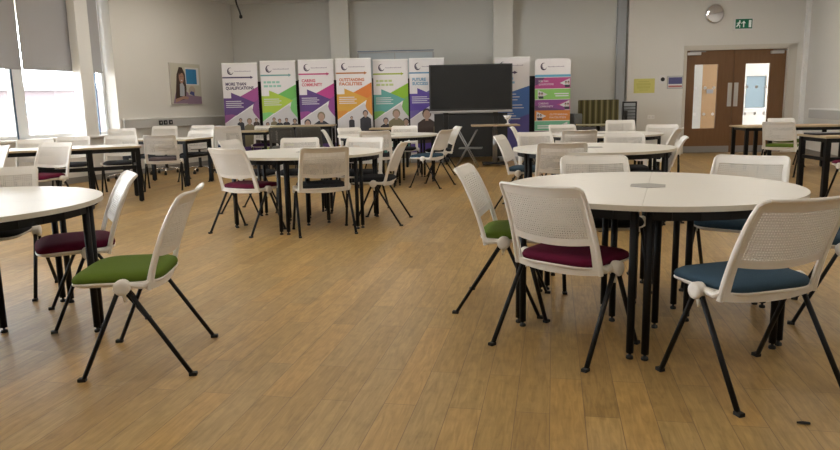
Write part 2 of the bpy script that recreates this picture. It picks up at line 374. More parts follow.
# ---------------------------------------------------------------- double doors and corridor behind
bm = nb()
box(bm, DL - 0.06, DL, -0.02, 0.16, 0, DT + 0.07, xf=xb); box(bm, DR, DR + 0.16, -0.02, 0.0, 0, DT + 0.07, xf=xb); box(bm, DL - 0.06, DR + 0.16, -0.02, 0.0, DT, DT + 0.07, xf=xb)
box(bm, DR - 0.02, DR + 0.02, -0.02, 0.16, 0, DT, xf=xb); box(bm, DL, DR, 0.0, 0.16, DT - 0.03, DT, xf=xb)
struct('trim_7', bm, M['architrave'])
dm = xb
def leaf(idx, x0, x1, g0, g1, hx, closer):
    d = bpy.data.objects.new('door_%d' % idx, None); COL.objects.link(d); d['kind'] = 'structure'
    Y0, Y1 = 0.06, 0.105; z0, z1 = 0.55, 1.93
    bm = nb()
    box(bm, x0, g0, Y0, Y1, 0.01, DT - 0.03, xf=dm); box(bm, g1, x1, Y0, Y1, 0.01, DT - 0.03, xf=dm)
    box(bm, g0, g1, Y0, Y1, 0.01, z0, xf=dm); box(bm, g0, g1, Y0, Y1, z1, DT - 0.03, xf=dm)
    obj('door_leaf', bm, M['walnut'], d)
    bm = nb(); box(bm, g0, g1, 0.078, 0.086, z0, z1, xf=dm); gl = obj('vision_panel', bm, M['glass'], d)
    for zz in (1.43, 0.86):
        for fx in (0.1, 0.5, 0.88):
            bm = nb(); lathe(bm, ((0.033, 0.0), (0.033, 0.003)), 16, 'Y'); bmesh.ops.transform(bm, matrix=dm @ Matrix.Translation((g0 + (g1 - g0) * fx, 0.074, zz)), verts=bm.verts[:])
            obj('safety_dot', bm, M['paper'], gl)
    bm = nb(); box(bm, x0 + 0.02, x1 - 0.02, Y0 - 0.003, Y0, 0.02, 0.16, xf=dm); obj('kick_plate', bm, M['kick'], d)
    bm = nb(); box(bm, hx - 0.045, hx + 0.045, Y0 - 0.004, Y0, 1.02, 1.53, xf=dm); pp = obj('push_plate', bm, M['satin'], d)
    bm = nb(); box(bm, closer, closer + 0.28, Y0 - 0.05, Y0, 2.13, 2.19, bev=0.006, xf=dm)
    cl = obj('door_closer', bm, M['steel'], d)
    bm = nb(); box(bm, closer + 0.05, closer + 0.38, Y0 - 0.045, Y0 - 0.02, 2.195, 2.21, xf=dm); obj('closer_arm', bm, M['greymetal'], cl)
leaf(1, DL + 0.005, 0.846, 0.01, 0.51, 0.785, DL + 0.03)
leaf(2, 0.854, DR - 0.025, 1.10, 1.62, 0.92, 1.60)
# corridor seen through the glass
frosted = bpy.data.materials.new('frosted_glass'); frosted.use_nodes = True
_nt = frosted.node_tree; _nt.nodes.clear(); _o = _nt.nodes.new('ShaderNodeOutputMaterial'); _t = _nt.nodes.new('ShaderNodeBsdfTranslucent')
_t.inputs['Color'].default_value = (0.205, 0.225, 0.23, 1); _nt.links.new(_t.outputs[0], _o.inputs['Surface'])
corridor_glow = mat('corridor_lamp_diffuser', (0.9, 0.9, 0.9), 0.5, emit=(1.0, 0.96, 0.88), estr=4.5)
bm = nb()
CD = 2.0
box(bm, -1.2, 0.86, CD, CD + 0.1, 0, 2.8, xf=dm); box(bm, 1.62, 1.92, CD, CD + 0.1, 0, 2.8, xf=dm); box(bm, 2.40, 4.4, CD, CD + 0.1, 0, 2.8, xf=dm)
box(bm, 0.86, 1.62, CD, CD + 0.1, 2.15, 2.8, xf=dm); box(bm, 1.92, 2.40, CD, CD + 0.1, 0, 0.95, xf=dm); box(bm, 1.92, 2.40, CD, CD + 0.1, 1.72, 2.8, xf=dm)
box(bm, -1.3, -1.2, 0.16, CD + 0.1, 0, 2.8, xf=dm); box(bm, 4.4, 4.5, 0.16, CD + 0.1, 0, 2.8, xf=dm)
struct('wall_corridor', bm, M['wall'])
bm = nb(); box(bm, -1.3, 4.5, 0.16, CD + 0.1, 2.8, 2.9, xf=dm); struct('ceiling_corridor', bm, M['ceiling'])
d = bpy.data.objects.new('door_3', None); COL.objects.link(d); d['kind'] = 'structure'
bm = nb(); box(bm, 0.86, 1.62, CD + 0.02, CD + 0.06, 0.0, 2.15, xf=dm); obj('door_leaf', bm, M['doorlight'], d)
bm = nb(); box(bm, 0.98, 1.14, CD + 0.005, CD + 0.02, 1.32, 1.42, xf=dm); obj('door_sign', bm, M['greymetal'], d)
w = bpy.data.objects.new('window_5', None); COL.objects.link(w); w['kind'] = 'structure'
bm = nb(); box(bm, 1.92, 2.40, CD + 0.045, CD + 0.055, 0.95, 1.72, xf=dm); obj('window_pane', bm, frosted, w)
bm = nb(); box(bm, 1.90, 2.42, CD - 0.02, CD, 0.92, 0.95, xf=dm); obj('window_sill', bm, M['trimwhite'], w)
t = thing('ceiling_luminaire', 'ceiling luminaire in the corridor behind the double doors', 'ceiling light', dm @ Vector((1.3, 1.0, 2.74)), AB)
bm = nb(); box(bm, -0.7, 0.7, -0.16, 0.16, 0.02, 0.06); obj('housing', bm, M['trimwhite'], t)
bm = nb(); box(bm, -0.66, 0.66, -0.13, 0.13, 0, 0.02); obj('diffuser', bm, corridor_glow, t)

# ---------------------------------------------------------------- things fixed to the walls
def on_back(name, lab, cat, x, z, y=0.0): return thing(name, lab, cat, xb @ Vector((x, y, z)), AB)
t = on_back('exit_sign', 'green emergency exit sign with running man above the double doors', 'exit sign', 0.965, 2.76)
bm = nb(); box(bm, -0.20, 0.20, -0.03, 0, -0.13, 0.12, bev=0.005); obj('housing', bm, M['paper'], t)
bm = nb(); box(bm, -0.17, 0.18, -0.034, -0.03, -0.1, 0.1); fa = obj('face', bm, M['exitgreen'], t)
bm = nb()
poly(bm, [(0.105, -0.075), (0.16, -0.075), (0.16, 0.075), (0.105, 0.075)], -0.0355)                                  # doorway
poly(bm, [(-0.012, -0.07), (0.012, -0.07), (0.012, 0.02), (-0.012, 0.02)], -0.0355)                                  # arrow stem
poly(bm, [(-0.045, 0.01), (0.045, 0.01), (0.0, 0.065)], -0.0355)                                                  # arrow head
poly(bm, [(-0.085 + 0.018 * math.cos(k * 0.785), 0.055 + 0.018 * math.sin(k * 0.785)) for k in range(8)], -0.0355)  # head
poly(bm, [(-0.12, 0.0), (-0.1, -0.02), (-0.075, 0.02), (-0.085, 0.04), (-0.105, 0.035)], -0.0355)                   # trunk
poly(bm, [(-0.085, 0.035), (-0.075, 0.02), (-0.045, 0.0), (-0.04, 0.015)], -0.0357)                                 # arm
poly(bm, [(-0.105, 0.035), (-0.10, 0.02), (-0.145, 0.0), (-0.15, 0.015)], -0.0357)                                  # arm
poly(bm, [(-0.12, 0.0), (-0.10, -0.02), (-0.14, -0.07), (-0.16, -0.055)], -0.0357)                                  # leg
poly(bm, [(-0.115, -0.005), (-0.1, -0.02), (-0.07, -0.03), (-0.075, -0.08), (-0.09, -0.08), (-0.09, -0.045)], -0.0358)
obj('pictogram', bm, M['exitwhite'], fa)

t = on_back('convex_mirror', 'small round silver convex mirror high on the wall left of the exit sign', 'mirror', 0.35, 2.98)
bm = nb(); lathe(bm, ((0.20, 0.0), (0.205, -0.02), (0.195, -0.03), (0.185, -0.03)), 32, 'Y'); obj('rim', bm, M['satin'], t, True)
bm = nb(); lathe(bm, [(0.185 * math.cos(a), -0.028 - 0.022 * math.sin(a)) for a in [k * math.pi / 2 / 10 for k in range(10)]] + [(0.004, -0.05)], 32, 'Y'); obj('glass', bm, M['mirror'], t, True)

t = on_back('paper_notice', 'yellow paper notice taped to the wall left of the doors', 'notice', -1.08, 1.50)
bm = nb(); box(bm, -0.225, 0.225, -0.004, 0, -0.155, 0.155); obj('sheet', bm, M['yellow'], t)
bm = nb()
for i, (w, z) in enumerate(((0.13, 0.09), (0.17, 0.045), (0.17, 0.02), (0.16, -0.02), (0.15, -0.045), (0.11, -0.09))): box(bm, -w, w * 0.8, -0.0055, -0.004, z - 0.008, z + 0.008)
obj('printed_lines', bm, M['yellowink'], t)
t = on_back('wall_sensor', 'small white wall plate with black round sensor beside yellow notice', 'sensor', -0.69, 1.63)
bm = nb(); box(bm, -0.07, 0.07, -0.012, 0, -0.09, 0.09, bev=0.004); obj('plate', bm, M['paper'], t)
bm = nb(); lathe(bm, ((0.045, -0.012), (0.045, -0.022), (0.036, -0.03), (0.01, -0.033)), 20, 'Y'); obj('sensor_dome', bm, M['bezel'], t, True)
t = on_back('framed_notice', 'small framed dark blue notice just left of the double doors', 'sign', -0.42, 1.57)
bm = nb(); box(bm, -0.17, 0.17, -0.018, 0, -0.145, 0.13, bev=0.003); obj('frame', bm, M['silver'], t)
bm = nb(); box(bm, -0.15, 0.15, -0.021, -0.018, -0.125, 0.11); sh = obj('sheet', bm, M['paper'], t)
bm = nb(); poly(bm, [(-0.145, -0.045), (0.145, -0.045), (0.145, 0.1), (-0.145, 0.1)], -0.0215); obj('blue_panel', bm, M['navy'], sh)
bm = nb(); poly(bm, [(-0.145, -0.115), (0.145, -0.115), (0.145, -0.075), (-0.145, -0.075)], -0.0215); obj('red_band', bm, M['redprint'], sh)
t = on_back('wall_socket', 'white double wall socket low on the wall beneath the yellow notice', 'socket', -0.91, 0.82)
bm = nb(); box(bm, -0.075, 0.075, -0.012, 0, -0.045, 0.045, bev=0.004); obj('plate', bm, M['trimwhite'], t)
bm = nb(); box(bm, -0.055, -0.02, -0.015, -0.012, -0.02, 0.02); obj('switch', bm, M['paper'], t)
bm = nb(); box(bm, 0.02, 0.055, -0.015, -0.012, -0.02, 0.02); obj('switch', bm, M['paper'], t)

t = on_back('whiteboard', 'white framed board on the back wall mostly hidden behind the banners', 'whiteboard', -6.53, 1.25, 0.16)
bm = nb(); box(bm, -0.82, -0.03, -0.03, 0, 0, 1.09); box(bm, -0.01, 0.82, -0.03, 0, 0, 1.09); obj('panel', bm, mat('pale_blue_board', (0.50, 0.56, 0.60), 0.25), t)
bm = nb(); box(bm, -0.84, 0.84, -0.05, 0, 1.09, 1.125); box(bm, -0.84, 0.84, -0.05, 0, -0.03, 0.0); box(bm, -0.03, -0.01, -0.045, 0, 0, 1.09); box(bm, -0.86, -0.82, -0.05, 0, 0, 1.09); box(bm, 0.82, 0.86, -0.05, 0, 0, 1.09)
obj('frame', bm, M['silver'], t)
bm = nb(); box(bm, -0.85, 0.85, -0.06, 0, 1.125, 1.14); obj('top_rail', bm, M['framedark'], t)

# picture on the left wall: a printed photograph of a woman with long brown hair
t = thing('wall_picture', 'photo print of a smiling long-haired woman on the left wall', 'picture', xl @ Vector((-1.56, 0, 1.70)), A69)
bm = nb(); box(bm, -0.46, 0.46, -0.035, 0, -0.41, 0.41, bev=0.006); obj('panel', bm, mat('picture_panel', (0.56, 0.52, 0.47), 0.4), t)
def ell(cx, cz, rx, rz, n=20): return [(cx + rx * math.cos(2 * math.pi * k / n), cz + rz * math.sin(2 * math.pi * k / n)) for k in range(n)]
pm = [flat('pic_pale', (0.55, 0.52, 0.42)), flat('pic_blue', (0.03, 0.20, 0.42)), flat('pic_hair', (0.05, 0.028, 0.02)), flat('pic_skin', (0.42, 0.235, 0.165)), flat('pic_shirt', (0.45, 0.47, 0.50)),
      flat('pic_mauve', (0.27, 0.18, 0.25)), flat('pic_dark', (0.06, 0.045, 0.06)), flat('pic_white', (0.70, 0.70, 0.70)), flat('pic_navy', (0.06, 0.07, 0.20)), flat('pic_tan', (0.45, 0.36, 0.28))]
bm = nb(); Z = -0.0358
poly(bm, [(-0.45, -0.40), (0.45, -0.40), (0.45, 0.40), (-0.45, 0.40)], Z, 0)
poly(bm, [(-0.02, -0.02), (0.40, -0.02), (0.40, 0.33), (-0.02, 0.33)], Z - 0.0004, 7)
poly(bm, [(0.0, 0.0), (0.33, 0.0), (0.33, 0.30), (0.0, 0.30)], Z - 0.0008, 1)
poly(bm, [(0.0, -0.40), (0.45, -0.40), (0.45, -0.25), (0.05, -0.22)], Z - 0.0004, 5)
poly(bm, ell(0.16, -0.13, 0.10, 0.09), Z - 0.0008, 9); poly(bm, [(0.07, -0.20), (0.23, -0.24), (0.22, -0.16), (0.12, -0.14)], Z - 0.0012, 8)
poly(bm, [(-0.43, -0.39), (0.08, -0.39), (0.04, -0.18), (-0.14, -0.08), (-0.33, -0.15)], Z - 0.0012, 5)
poly(bm, [(-0.36, -0.34), (-0.28, 0.18), (-0.2, 0.33), (-0.11, 0.33), (-0.03, 0.2), (-0.01, -0.10), (-0.05, -0.3), (-0.2, -0.33)], Z - 0.0016, 2)
poly(bm, [(-0.22, -0.24), (-0.20, 0.0), (-0.12, 0.02), (-0.07, -0.05), (-0.08, -0.25)], Z - 0.002, 4)
poly(bm, ell(-0.145, 0.13, 0.075, 0.12), Z - 0.002, 3); poly(bm, [(-0.17, -0.01), (-0.11, -0.01), (-0.11, 0.05), (-0.17, 0.05)], Z - 0.0018, 3)
poly(bm, [(-0.19, 0.17), (-0.16, 0.2), (-0.09, 0.25), (-0.075, 0.2), (-0.13, 0.27), (-0.2, 0.24)], Z - 0.0024, 2)
poly(bm, ell(-0.17, 0.15, 0.012, 0.008, 8), Z - 0.0024, 6); poly(bm, ell(-0.118, 0.15, 0.012, 0.008, 8), Z - 0.0024, 6); poly(bm, ell(-0.143, 0.07, 0.026, 0.011, 10), Z - 0.0024, 7)
poly(bm, [(-0.36, -0.37), (-0.12, -0.30), (0.02, -0.31), (0.04, -0.26), (-0.10, -0.24), (-0.36, -0.30)], Z - 0.0024, 3)
obj('printed_photo', bm, pm, t)

t = thing('ceiling_bracket', 'small black bracket hanging from the ceiling near the left corner', 'bracket', (-3.58, 14.6, CEIL), 0)
bm = nb(); box(bm, -0.12, 0.05, -0.03, 0.03, -0.03, 0, bev=0.004); obj('mount', bm, M['bezel'], t)
bm = nb(); tube(bm, ((-0.08, 0, -0.02), (-0.05, 0, -0.2), (0.0, 0, -0.34), (0.02, 0, -0.42)), 0.018, 10); obj('arm', bm, M['bezel'], t, True)
bm = nb(); lathe(bm, ((0.01, -0.40), (0.032, -0.42), (0.035, -0.46), (0.015, -0.48)), 14); bmesh.ops.translate(bm, verts=bm.verts[:], vec=(0.02, 0, 0)); obj('tip', bm, M['bezel'], t, True)

# ---------------------------------------------------------------- roller banners
BW, BH = 0.715, 2.05
def blob_person(bm, u, z, s, skin, hair, top, y):
    s *= 1.25
    poly(bm, [(u - s * 1.1, 0.09), (u + s * 1.1, 0.09), (u + s * 1.0, z - s * 0.9), (u + s * 0.35, z - s * 0.45), (u - s * 0.35, z - s * 0.45), (u - s * 1.0, z - s * 0.9)], y, top)
    poly(bm, ell(u, z + s * 0.14, s * 0.50, s * 0.56, 14), y - 0.0004, hair)
    poly(bm, [(u - s * 0.17, z - s * 0.65), (u + s * 0.17, z - s * 0.65), (u + s * 0.17, z), (u - s * 0.17, z)], y - 0.0006, skin)
    poly(bm, ell(u, z, s * 0.38, s * 0.50, 14), y - 0.0008, skin)
def banner(x, y, rot, top, label, cols, head, headcol, people, kind='arrow'):
    t = thing('roller_banner', label, 'banner', (x, y, 0), R(rot), 'roller banners along the back wall')
    W2 = BW / 2; H = top
    bm = nb(); box(bm, -W2 - 0.005, W2 + 0.005, -0.065, 0.065, 0.0, 0.085, bev=0.02); obj('base_cassette', bm, M['silver'], t)
    bm = nb(); tube(bm, ((0, 0.05, 0.08), (0, 0.03, H - 0.02)), 0.009, 8); obj('support_pole', bm, M['greymetal'], t, True)
    bm = nb()
    if kind == 'stripes':
        rr = 0.07; pts = [(-W2, 0.08), (W2, 0.08)] + [(W2 - rr + rr * math.cos(a), H - rr + rr * math.sin(a)) for a in (0, .39, .79, 1.18, 1.57)] + [(-W2 + rr + rr * math.cos(a), H - rr + rr * math.sin(a)) for a in (1.57, 1.96, 2.36, 2.75, 3.14)]
        f = [bm.verts.new((px, 0.0, pz)) for px, pz in pts]; g = [bm.verts.new((px, 0.012, pz)) for px, pz in pts]
        bm.faces.new(f); bm.faces.new(g[::-1])
        for i in range(len(f)): bm.faces.new((f[i], g[i], g[(i + 1) % len(f)], f[(i + 1) % len(f)]))
    else: box(bm, -W2, W2, 0.0, 0.004, 0.08, H)
    obj('banner_sheet', bm, M['bannerwhite'], t)
    if kind != 'stripes':
        bm = nb(); box(bm, -W2 - 0.005, W2 + 0.005, -0.012, 0.016, H - 0.012, H + 0.014, bev=0.004); obj('top_rail', bm, M['trimwhite'], t)
    def P(u, v): return (-W2 + u * BW, H - v * BW)           # v in units of banner width, from the top
    def Q(*uv): return [P(u, v) for u, v in uv][::-1]
    mats = [flat('print_' + n, c) for n, c in cols] + [flat('print_photo_grey', (0.56, 0.54, 0.55)), flat('print_skin', (0.40, 0.26, 0.20)), flat('print_hair', (0.06, 0.04, 0.035)), flat('print_dark', (0.03, 0.03, 0.04)), flat('print_khaki', (0.20, 0.17, 0.10)), flat('print_pale', (0.60, 0.58, 0.62))]
    nC = len(cols); PG, SK, HA, DK, KH, PA = range(nC, nC + 6)
    bm = nb(); y = -0.0012
    if kind == 'arrow':
        poly(bm, Q((0, 1.30), (0.52, 1.34), (0.06, 1.66), (0, 1.70)), y, 2)
        poly(bm, Q((0.45, 0.95), (1, 0.66), (1, 1.16), (0.80, 1.12)), y, 1)
        poly(bm, Q((0.86, 1.10), (1, 1.02), (1, 1.62), (0.78, 1.42)), y - 0.0001, 2)
        poly(bm, Q((0, 0.98), (0.22, 0.98), (0.22, 0.82), (0.90, 1.12), (0.34, 1.48), (0.22, 1.44), (0, 1.46)), y - 0.0004, 0)
        poly(bm, Q((0.05, 1.68), (0.78, 1.24), (0.84, 1.42), (1, 1.62), (1, 2.6), (0, 2.6), (0, 1.71)), y - 0.0008, PG)
        for i in range(4): poly(bm, Q((0.06, 1.06 + i * 0.055), (0.50 + 0.06 * (i % 2), 1.06 + i * 0.055), (0.50 + 0.06 * (i % 2), 1.082 + i * 0.055), (0.06, 1.082 + i * 0.055)), y - 0.0008, PA)
        poly(bm, Q((0, 0.375), (0.80, 0.375), (0.80, 0.35), (0.88, 0.395), (0.80, 0.44), (0.80, 0.415), (0, 0.415)), y, 3)
        for i, a in enumerate(people):
            u, v, s, sk, ha, tp = a
            blob_person(bm, -W2 + u * BW, H - v * BW, s, SK if sk else PA, (HA, DK, KH)[ha], (DK, KH, PG, PA, HA)[tp], y - 0.0012 - 0.001 * i)
        poly(bm, Q((0, 2.42), (1, 2.36), (1, 2.65), (0, 2.65)), y - 0.012, 0)
    elif kind == 'diagonal':
        poly(bm, Q((0, 1.12), (1, 0.80), (1, 2.65), (0, 2.65)), y, 0)
        poly(bm, Q((0, 1.95), (1, 1.60), (1, 2.65), (0, 2.65)), y - 0.0003, 1)
        poly(bm, Q((0.0, 0.395), (0.56, 0.395), (0.56, 0.37), (0.66, 0.42), (0.56, 0.47), (0.56, 0.445), (0, 0.445)), y, 3)
        for i, (a, b, v) in enumerate(((0.35, 0.62, 1.02), (0.35, 0.72, 1.10), (0.32, 0.66, 1.18), (0.30, 0.80, 1.33), (0.30, 0.84, 1.41), (0.36, 0.55, 1.57), (0.30, 0.62, 1.64), (0.30, 0.74, 1.72))):
            poly(bm, Q((a, v), (b, v), (b, v + 0.025), (a, v + 0.025)), y - 0.0006, PA)
        for i in range(9):
            a = -0.9 + i * 0.22
            poly(bm, Q((0.2 + 0.05 * math.sin(i), 2.0), (0.24 + 0.05 * math.sin(i), 2.0), (0.3 + 0.30 * math.sin(a), 1.75 - 0.12 * math.cos(a))), y - 0.0009, PA)
    else:
        bands = [(0.44, 0.52, 6), (0.52, 0.84, 0), (0.84, 1.14, 1), (1.14, 1.44, 2), (1.44, 1.74, 3), (1.74, 2.02, 4), (2.02, 2.65, 5)]
        for a, b, ci in bands: poly(bm, Q((0, a), (1, a), (1, b - 0.012), (0, b - 0.012)), y, ci)
        poly(bm, Q((0, 0.52), (0.28, 0.52), (0.12, 0.70), (0, 0.74)), y - 0.0003, 5)
        poly(bm, Q((0, 1.30), (0.9, 1.44), (0, 1.44)), y - 0.0003, 5)
        poly(bm, Q((1, 1.14), (0.62, 1.28), (1, 1.42)), y - 0.0003, 0)
        for i, (u, v, fl) in enumerate(((0.9, 0.68, 1), (0.16, 0.99, -1), (0.9, 1.29, 1), (0.13, 1.60, -1), (0.85, 1.90, 1))):
            poly(bm, Q((u - 0.20 * fl, v), (u + 0.08 * fl, v - 0.13), (u + 0.08 * fl, v + 0.13))[::fl], y - 0.0006, PG)
            for du in (-0.03, 0.04): poly(bm, ell(-W2 + (u + du) * BW, H - (v - 0.02) * BW, 0.020, 0.028, 10), y - 0.001, HA); poly(bm, ell(-W2 + (u + du) * BW, H - v * BW, 0.016, 0.022, 10), y - 0.0014, SK)
            poly(bm, Q((u - 0.07, v + 0.05), (u + 0.08, v + 0.05), (u + 0.08, v + 0.12), (u - 0.05, v + 0.12)), y - 0.001, DK)
        for i, (u0, u1, v) in enumerate(((0.55, 0.95, 0.96), (0.58, 0.95, 1.02), (0.08, 0.55, 1.86), (0.08, 0.62, 1.92))): poly(bm, Q((u0, v), (u1, v), (u1, v + 0.03), (u0, v + 0.03)), y - 0.0006, PA)
        for i in range(8): poly(bm, ell(-W2 + (0.06 + 0.125 * i) * BW, H - (2.17 + 0.05 * (i % 2)) * BW, 0.03, 0.04, 10), y - 0.0008 - i * 1e-4, (SK, HA, PA, DK)[i % 4])
    obj('printed_graphic', bm, mats, t)
    # emblem: a crescent ring with a swoosh
    bm = nb(); n = 18; lu = 0.24; lv = 0.215
    for a0, a1, ro, th in ((1.1, 6.1, 0.064, 0.026), (2.2, 5.2, 0.034, 0.012)):
        o = []; inn = []
        for k in range(n + 1):
            a = a0 + (a1 - a0) * k / n; w = th * math.sin(math.pi * k / n) + 0.0008; cx, cz = P(lu, lv)
            o.append((cx + ro * math.cos(a), cz + ro * 1.15 * math.sin(a))); inn.append((cx + (ro - w) * math.cos(a), cz + (ro - w) * 1.15 * math.sin(a)))
        for k in range(n):
            poly(bm, [o[k], o[k + 1], inn[k + 1], inn[k]], -0.0026)
    obj('emblem', bm, M['ink'], t)
    bm = nb()
    x = 0.36
    for k in range(13):
        w = (0.022, 0.03, 0.026)[k % 3]; h = 0.022 if k % 4 else 0.03
        poly(bm, Q((x, 0.235 - h), (x + w, 0.235 - h), (x + w, 0.235), (x, 0.235)), -0.0022); x += w + 0.010
    obj('logo_lettering', bm, M['inkgrey'], t)
    hm = flat('print_' + headcol[0], headcol[1])
    if kind == 'stripes':
        for (a, b, u, v, w, sz) in (('MORE THAN', 'QUALIFICATIONS', 0.1, 0.65, 0.42, 0.055), ('CARING', 'COMMUNITY', 0.1, 1.27, 0.42, 0.055), ('OUTSTANDING', 'FACILITIES', 0.42, 1.58, 0.5, 0.05)):
            for i, s in enumerate((a, b)):
                px, pz = P(u, v + 0.085 * i); text_mesh('headline', s, sz, hm, t, (px, -0.003, pz), width=w * BW * (len(s) / max(len(a), len(b))))
    elif head:
        for i, s in enumerate(head):
            px, pz = P(0.08, 0.62 + 0.115 * i); text_mesh('headline', s, 0.085, hm, t, (px, -0.003, pz), width=BW * 0.062 * len(s) * (0.92 if len(s) > 11 else 1.05), bold=0.0035)
    else:
        bm = nb()
        for i, ws in enumerate(((0.07, 0.12, 0.09, 0.1), (0.12, 0.1, 0.08, 0.12))):
            x = 0.08
            for w in ws:
                poly(bm, Q((x, 0.56 + 0.11 * i), (x + w, 0.56 + 0.11 * i), (x + w, 0.62 + 0.11 * i), (x, 0.62 + 0.11 * i)), -0.0022); x += w + 0.025
        obj('headline', bm, hm, t)
    return t
PU, MG = ('purple', (0.105, 0.050, 0.20)), ('magenta', (0.36, 0.075, 0.27))
banner(-3.66, 14.60, 4, 2.10, 'white and purple roller banner headed MORE THAN QUALIFICATIONS', [PU, MG, ('plum', (0.25, 0.08, 0.24)), ('violet_ink', (0.07, 0.045, 0.11))], ('MORE THAN', 'QUALIFICATIONS'), ('violet_ink', (0.07, 0.045, 0.11)),
       [(0.45, 1.62, 0.055, 1, 1, 0), (0.90, 1.62, 0.05, 1, 0, 4), (0.70, 1.66, 0.085, 1, 2, 1)])
banner(-2.87, 14.60, 3, 2.13, 'white roller banner with lime arrow on green, second banner from the left', [('lime', (0.40, 0.55, 0.06)), ('leaf_green', (0.15, 0.48, 0.11)), ('mid_green', (0.20, 0.55, 0.18)), ('aqua_line', (0.16, 0.36, 0.34))], None, ('pale_mint', (0.30, 0.56, 0.46)),
       [(0.13, 1.80, 0.06, 1, 0, 4), (0.32, 1.66, 0.055, 1, 0, 1), (0.48, 1.70, 0.055, 1, 0, 0), (0.68, 1.68, 0.055, 1, 1, 0), (0.92, 1.72, 0.07, 1, 1, 0)])
banner(-2.07, 14.50, 2, 2.135, 'white roller banner headed CARING COMMUNITY with purple arrow on pink', [PU, ('hot_pink', (0.50, 0.05, 0.25)), ('mulberry', (0.28, 0.06, 0.25)), ('pink_line', (0.50, 0.05, 0.19))], ('CARING', 'COMMUNITY'), ('coral', (0.58, 0.12, 0.17)),
       [(0.20, 1.80, 0.11, 1, 1, 0), (0.60, 1.62, 0.13, 1, 2, 0)])
banner(-1.29, 14.40, 1, 2.135, 'white roller banner headed OUTSTANDING FACILITIES with amber arrow on orange', [('amber', (0.60, 0.33, 0.05)), ('orange', (0.62, 0.19, 0.035)), ('mid_orange', (0.60, 0.25, 0.04)), ('orange_line', (0.45, 0.17, 0.05))], ('OUTSTANDING', 'FACILITIES'), ('rust', (0.55, 0.18, 0.09)),
       [(0.40, 1.66, 0.045, 1, 1, 0), (0.80, 1.55, 0.09, 1, 1, 0)])
banner(-0.545, 14.55, 0, 2.11, 'white roller banner with teal arrow on lime, second left of the screen', [('teal', (0.12, 0.36, 0.33)), ('bright_lime', (0.25, 0.48, 0.03)), ('grass', (0.18, 0.42, 0.10)), ('lime_line', (0.34, 0.42, 0.05))], None, ('pale_olive', (0.48, 0.56, 0.26)),
       [(0.33, 1.74, 0.09, 1, 1, 0), (0.92, 1.78, 0.10, 1, 1, 4), (0.64, 1.55, 0.13, 1, 2, 1)])
banner(0.20, 14.45, -1, 2.115, 'white roller banner with violet arrow partly hidden by the left edge of the screen', [('violet', (0.095, 0.055, 0.30)), ('indigo', (0.12, 0.10, 0.36)), ('blue_violet', (0.13, 0.10, 0.30)), ('blue_line', (0.09, 0.25, 0.42))], ('FUTURE', 'SUCCESS'), ('steel_blue', (0.16, 0.34, 0.50)),
       [(0.48, 1.58, 0.15, 1, 0, 4), (0.90, 1.72, 0.13, 1, 0, 1)])
banner(1.95, 14.50, -2, 2.105, 'blue and white roller banner peeking out from the right edge of the screen', [('royal_blue', (0.055, 0.145, 0.40)), ('deep_violet', (0.085, 0.075, 0.28)), ('pale', (0.5, 0.5, 0.6)), ('violet_ink', (0.07, 0.045, 0.11))], None, ('sky_blue', (0.20, 0.42, 0.60)), [], 'diagonal')
banner(2.75, 14.30, -3, 2.055, 'round-cornered banner striped pink, green, purple and orange', [('stripe_pink', (0.38, 0.06, 0.20)), ('stripe_green', (0.22, 0.48, 0.12)), ('stripe_purple', (0.21, 0.055, 0.22)), ('stripe_orange', (0.55, 0.20, 0.04)), ('stripe_mint', (0.14, 0.38, 0.24)), ('stripe_plum', (0.12, 0.05, 0.14)), ('stripe_blue', (0.11, 0.34, 0.50))],
       None, ('soft_white', (0.66, 0.60, 0.62)), [], 'stripes')

for x, y, w, lab in ((-3.15, 14.95, 1.25, 'black display board behind the gap right of the MORE THAN banner'), (-1.75, 14.88, 1.35, 'black display board behind the CARING and OUTSTANDING banners'),
                  (-0.25, 14.85, 1.35, 'black display board behind the banners next to the screen'), (2.30, 14.85, 0.9, 'black display board behind the gap between the two right-hand banners')):
    t = thing('display_board', lab, 'display board', (x, y, 0), 0, 'black display boards behind the banners')
    bm = nb(); box(bm, -w / 2, w / 2, -0.015, 0.015, 0.25, 1.74); obj('panel', bm, M['darkpanel'], t)
    bm = nb(); box(bm, -w / 2 - 0.02, -w / 2, -0.02, 0.02, 0.03, 1.76); obj('post', bm, M['bezel'], t)
    bm = nb(); box(bm, w / 2, w / 2 + 0.02, -0.02, 0.02, 0.03, 1.76); obj('post', bm, M['bezel'], t)
    for sx in (-1, 1):
        bm = nb(); box(bm, sx * (w / 2 + 0.01) - 0.02, sx * (w / 2 + 0.01) + 0.02, -0.2, 0.2, 0, 0.03, bev=0.006); obj('foot', bm, M['bezel'], t)

# ---------------------------------------------------------------- big screen on its stand
t = thing('display_screen', 'large black flat display screen on a floor stand between the banners', 'screen', (1.07, 14.1, 0), R(-2))
bm = nb(); box(bm, -0.83, 0.83, -0.03, 0.04, 1.06, 1.965, bev=0.012); obj('bezel', bm, M['bezel'], t)
bm = nb(); box(bm, -0.80, 0.80, -0.034, -0.029, 1.095, 1.94); obj('screen_glass', bm, M['screen'], t)
bm = nb(); box(bm, -0.83, 0.83, -0.045, 0.03, 1.015, 1.06, bev=0.008); obj('lower_bar', bm, M['silver'], t)['label'] = 'silver lower bar'
bm = nb(); box(bm, -0.55, -0.45, 0.03, 0.10, 0.1, 1.6, bev=0.01); box(bm, 0.45, 0.55, 0.03, 0.10, 0.1, 1.6, bev=0.01); obj('stand_post', bm, M['bezel'], t)
bm = nb(); box(bm, -0.74, 0.74, 0.04, 0.07, 0.12, 1.0); obj('stand_panel', bm, M['darkpanel'], t)
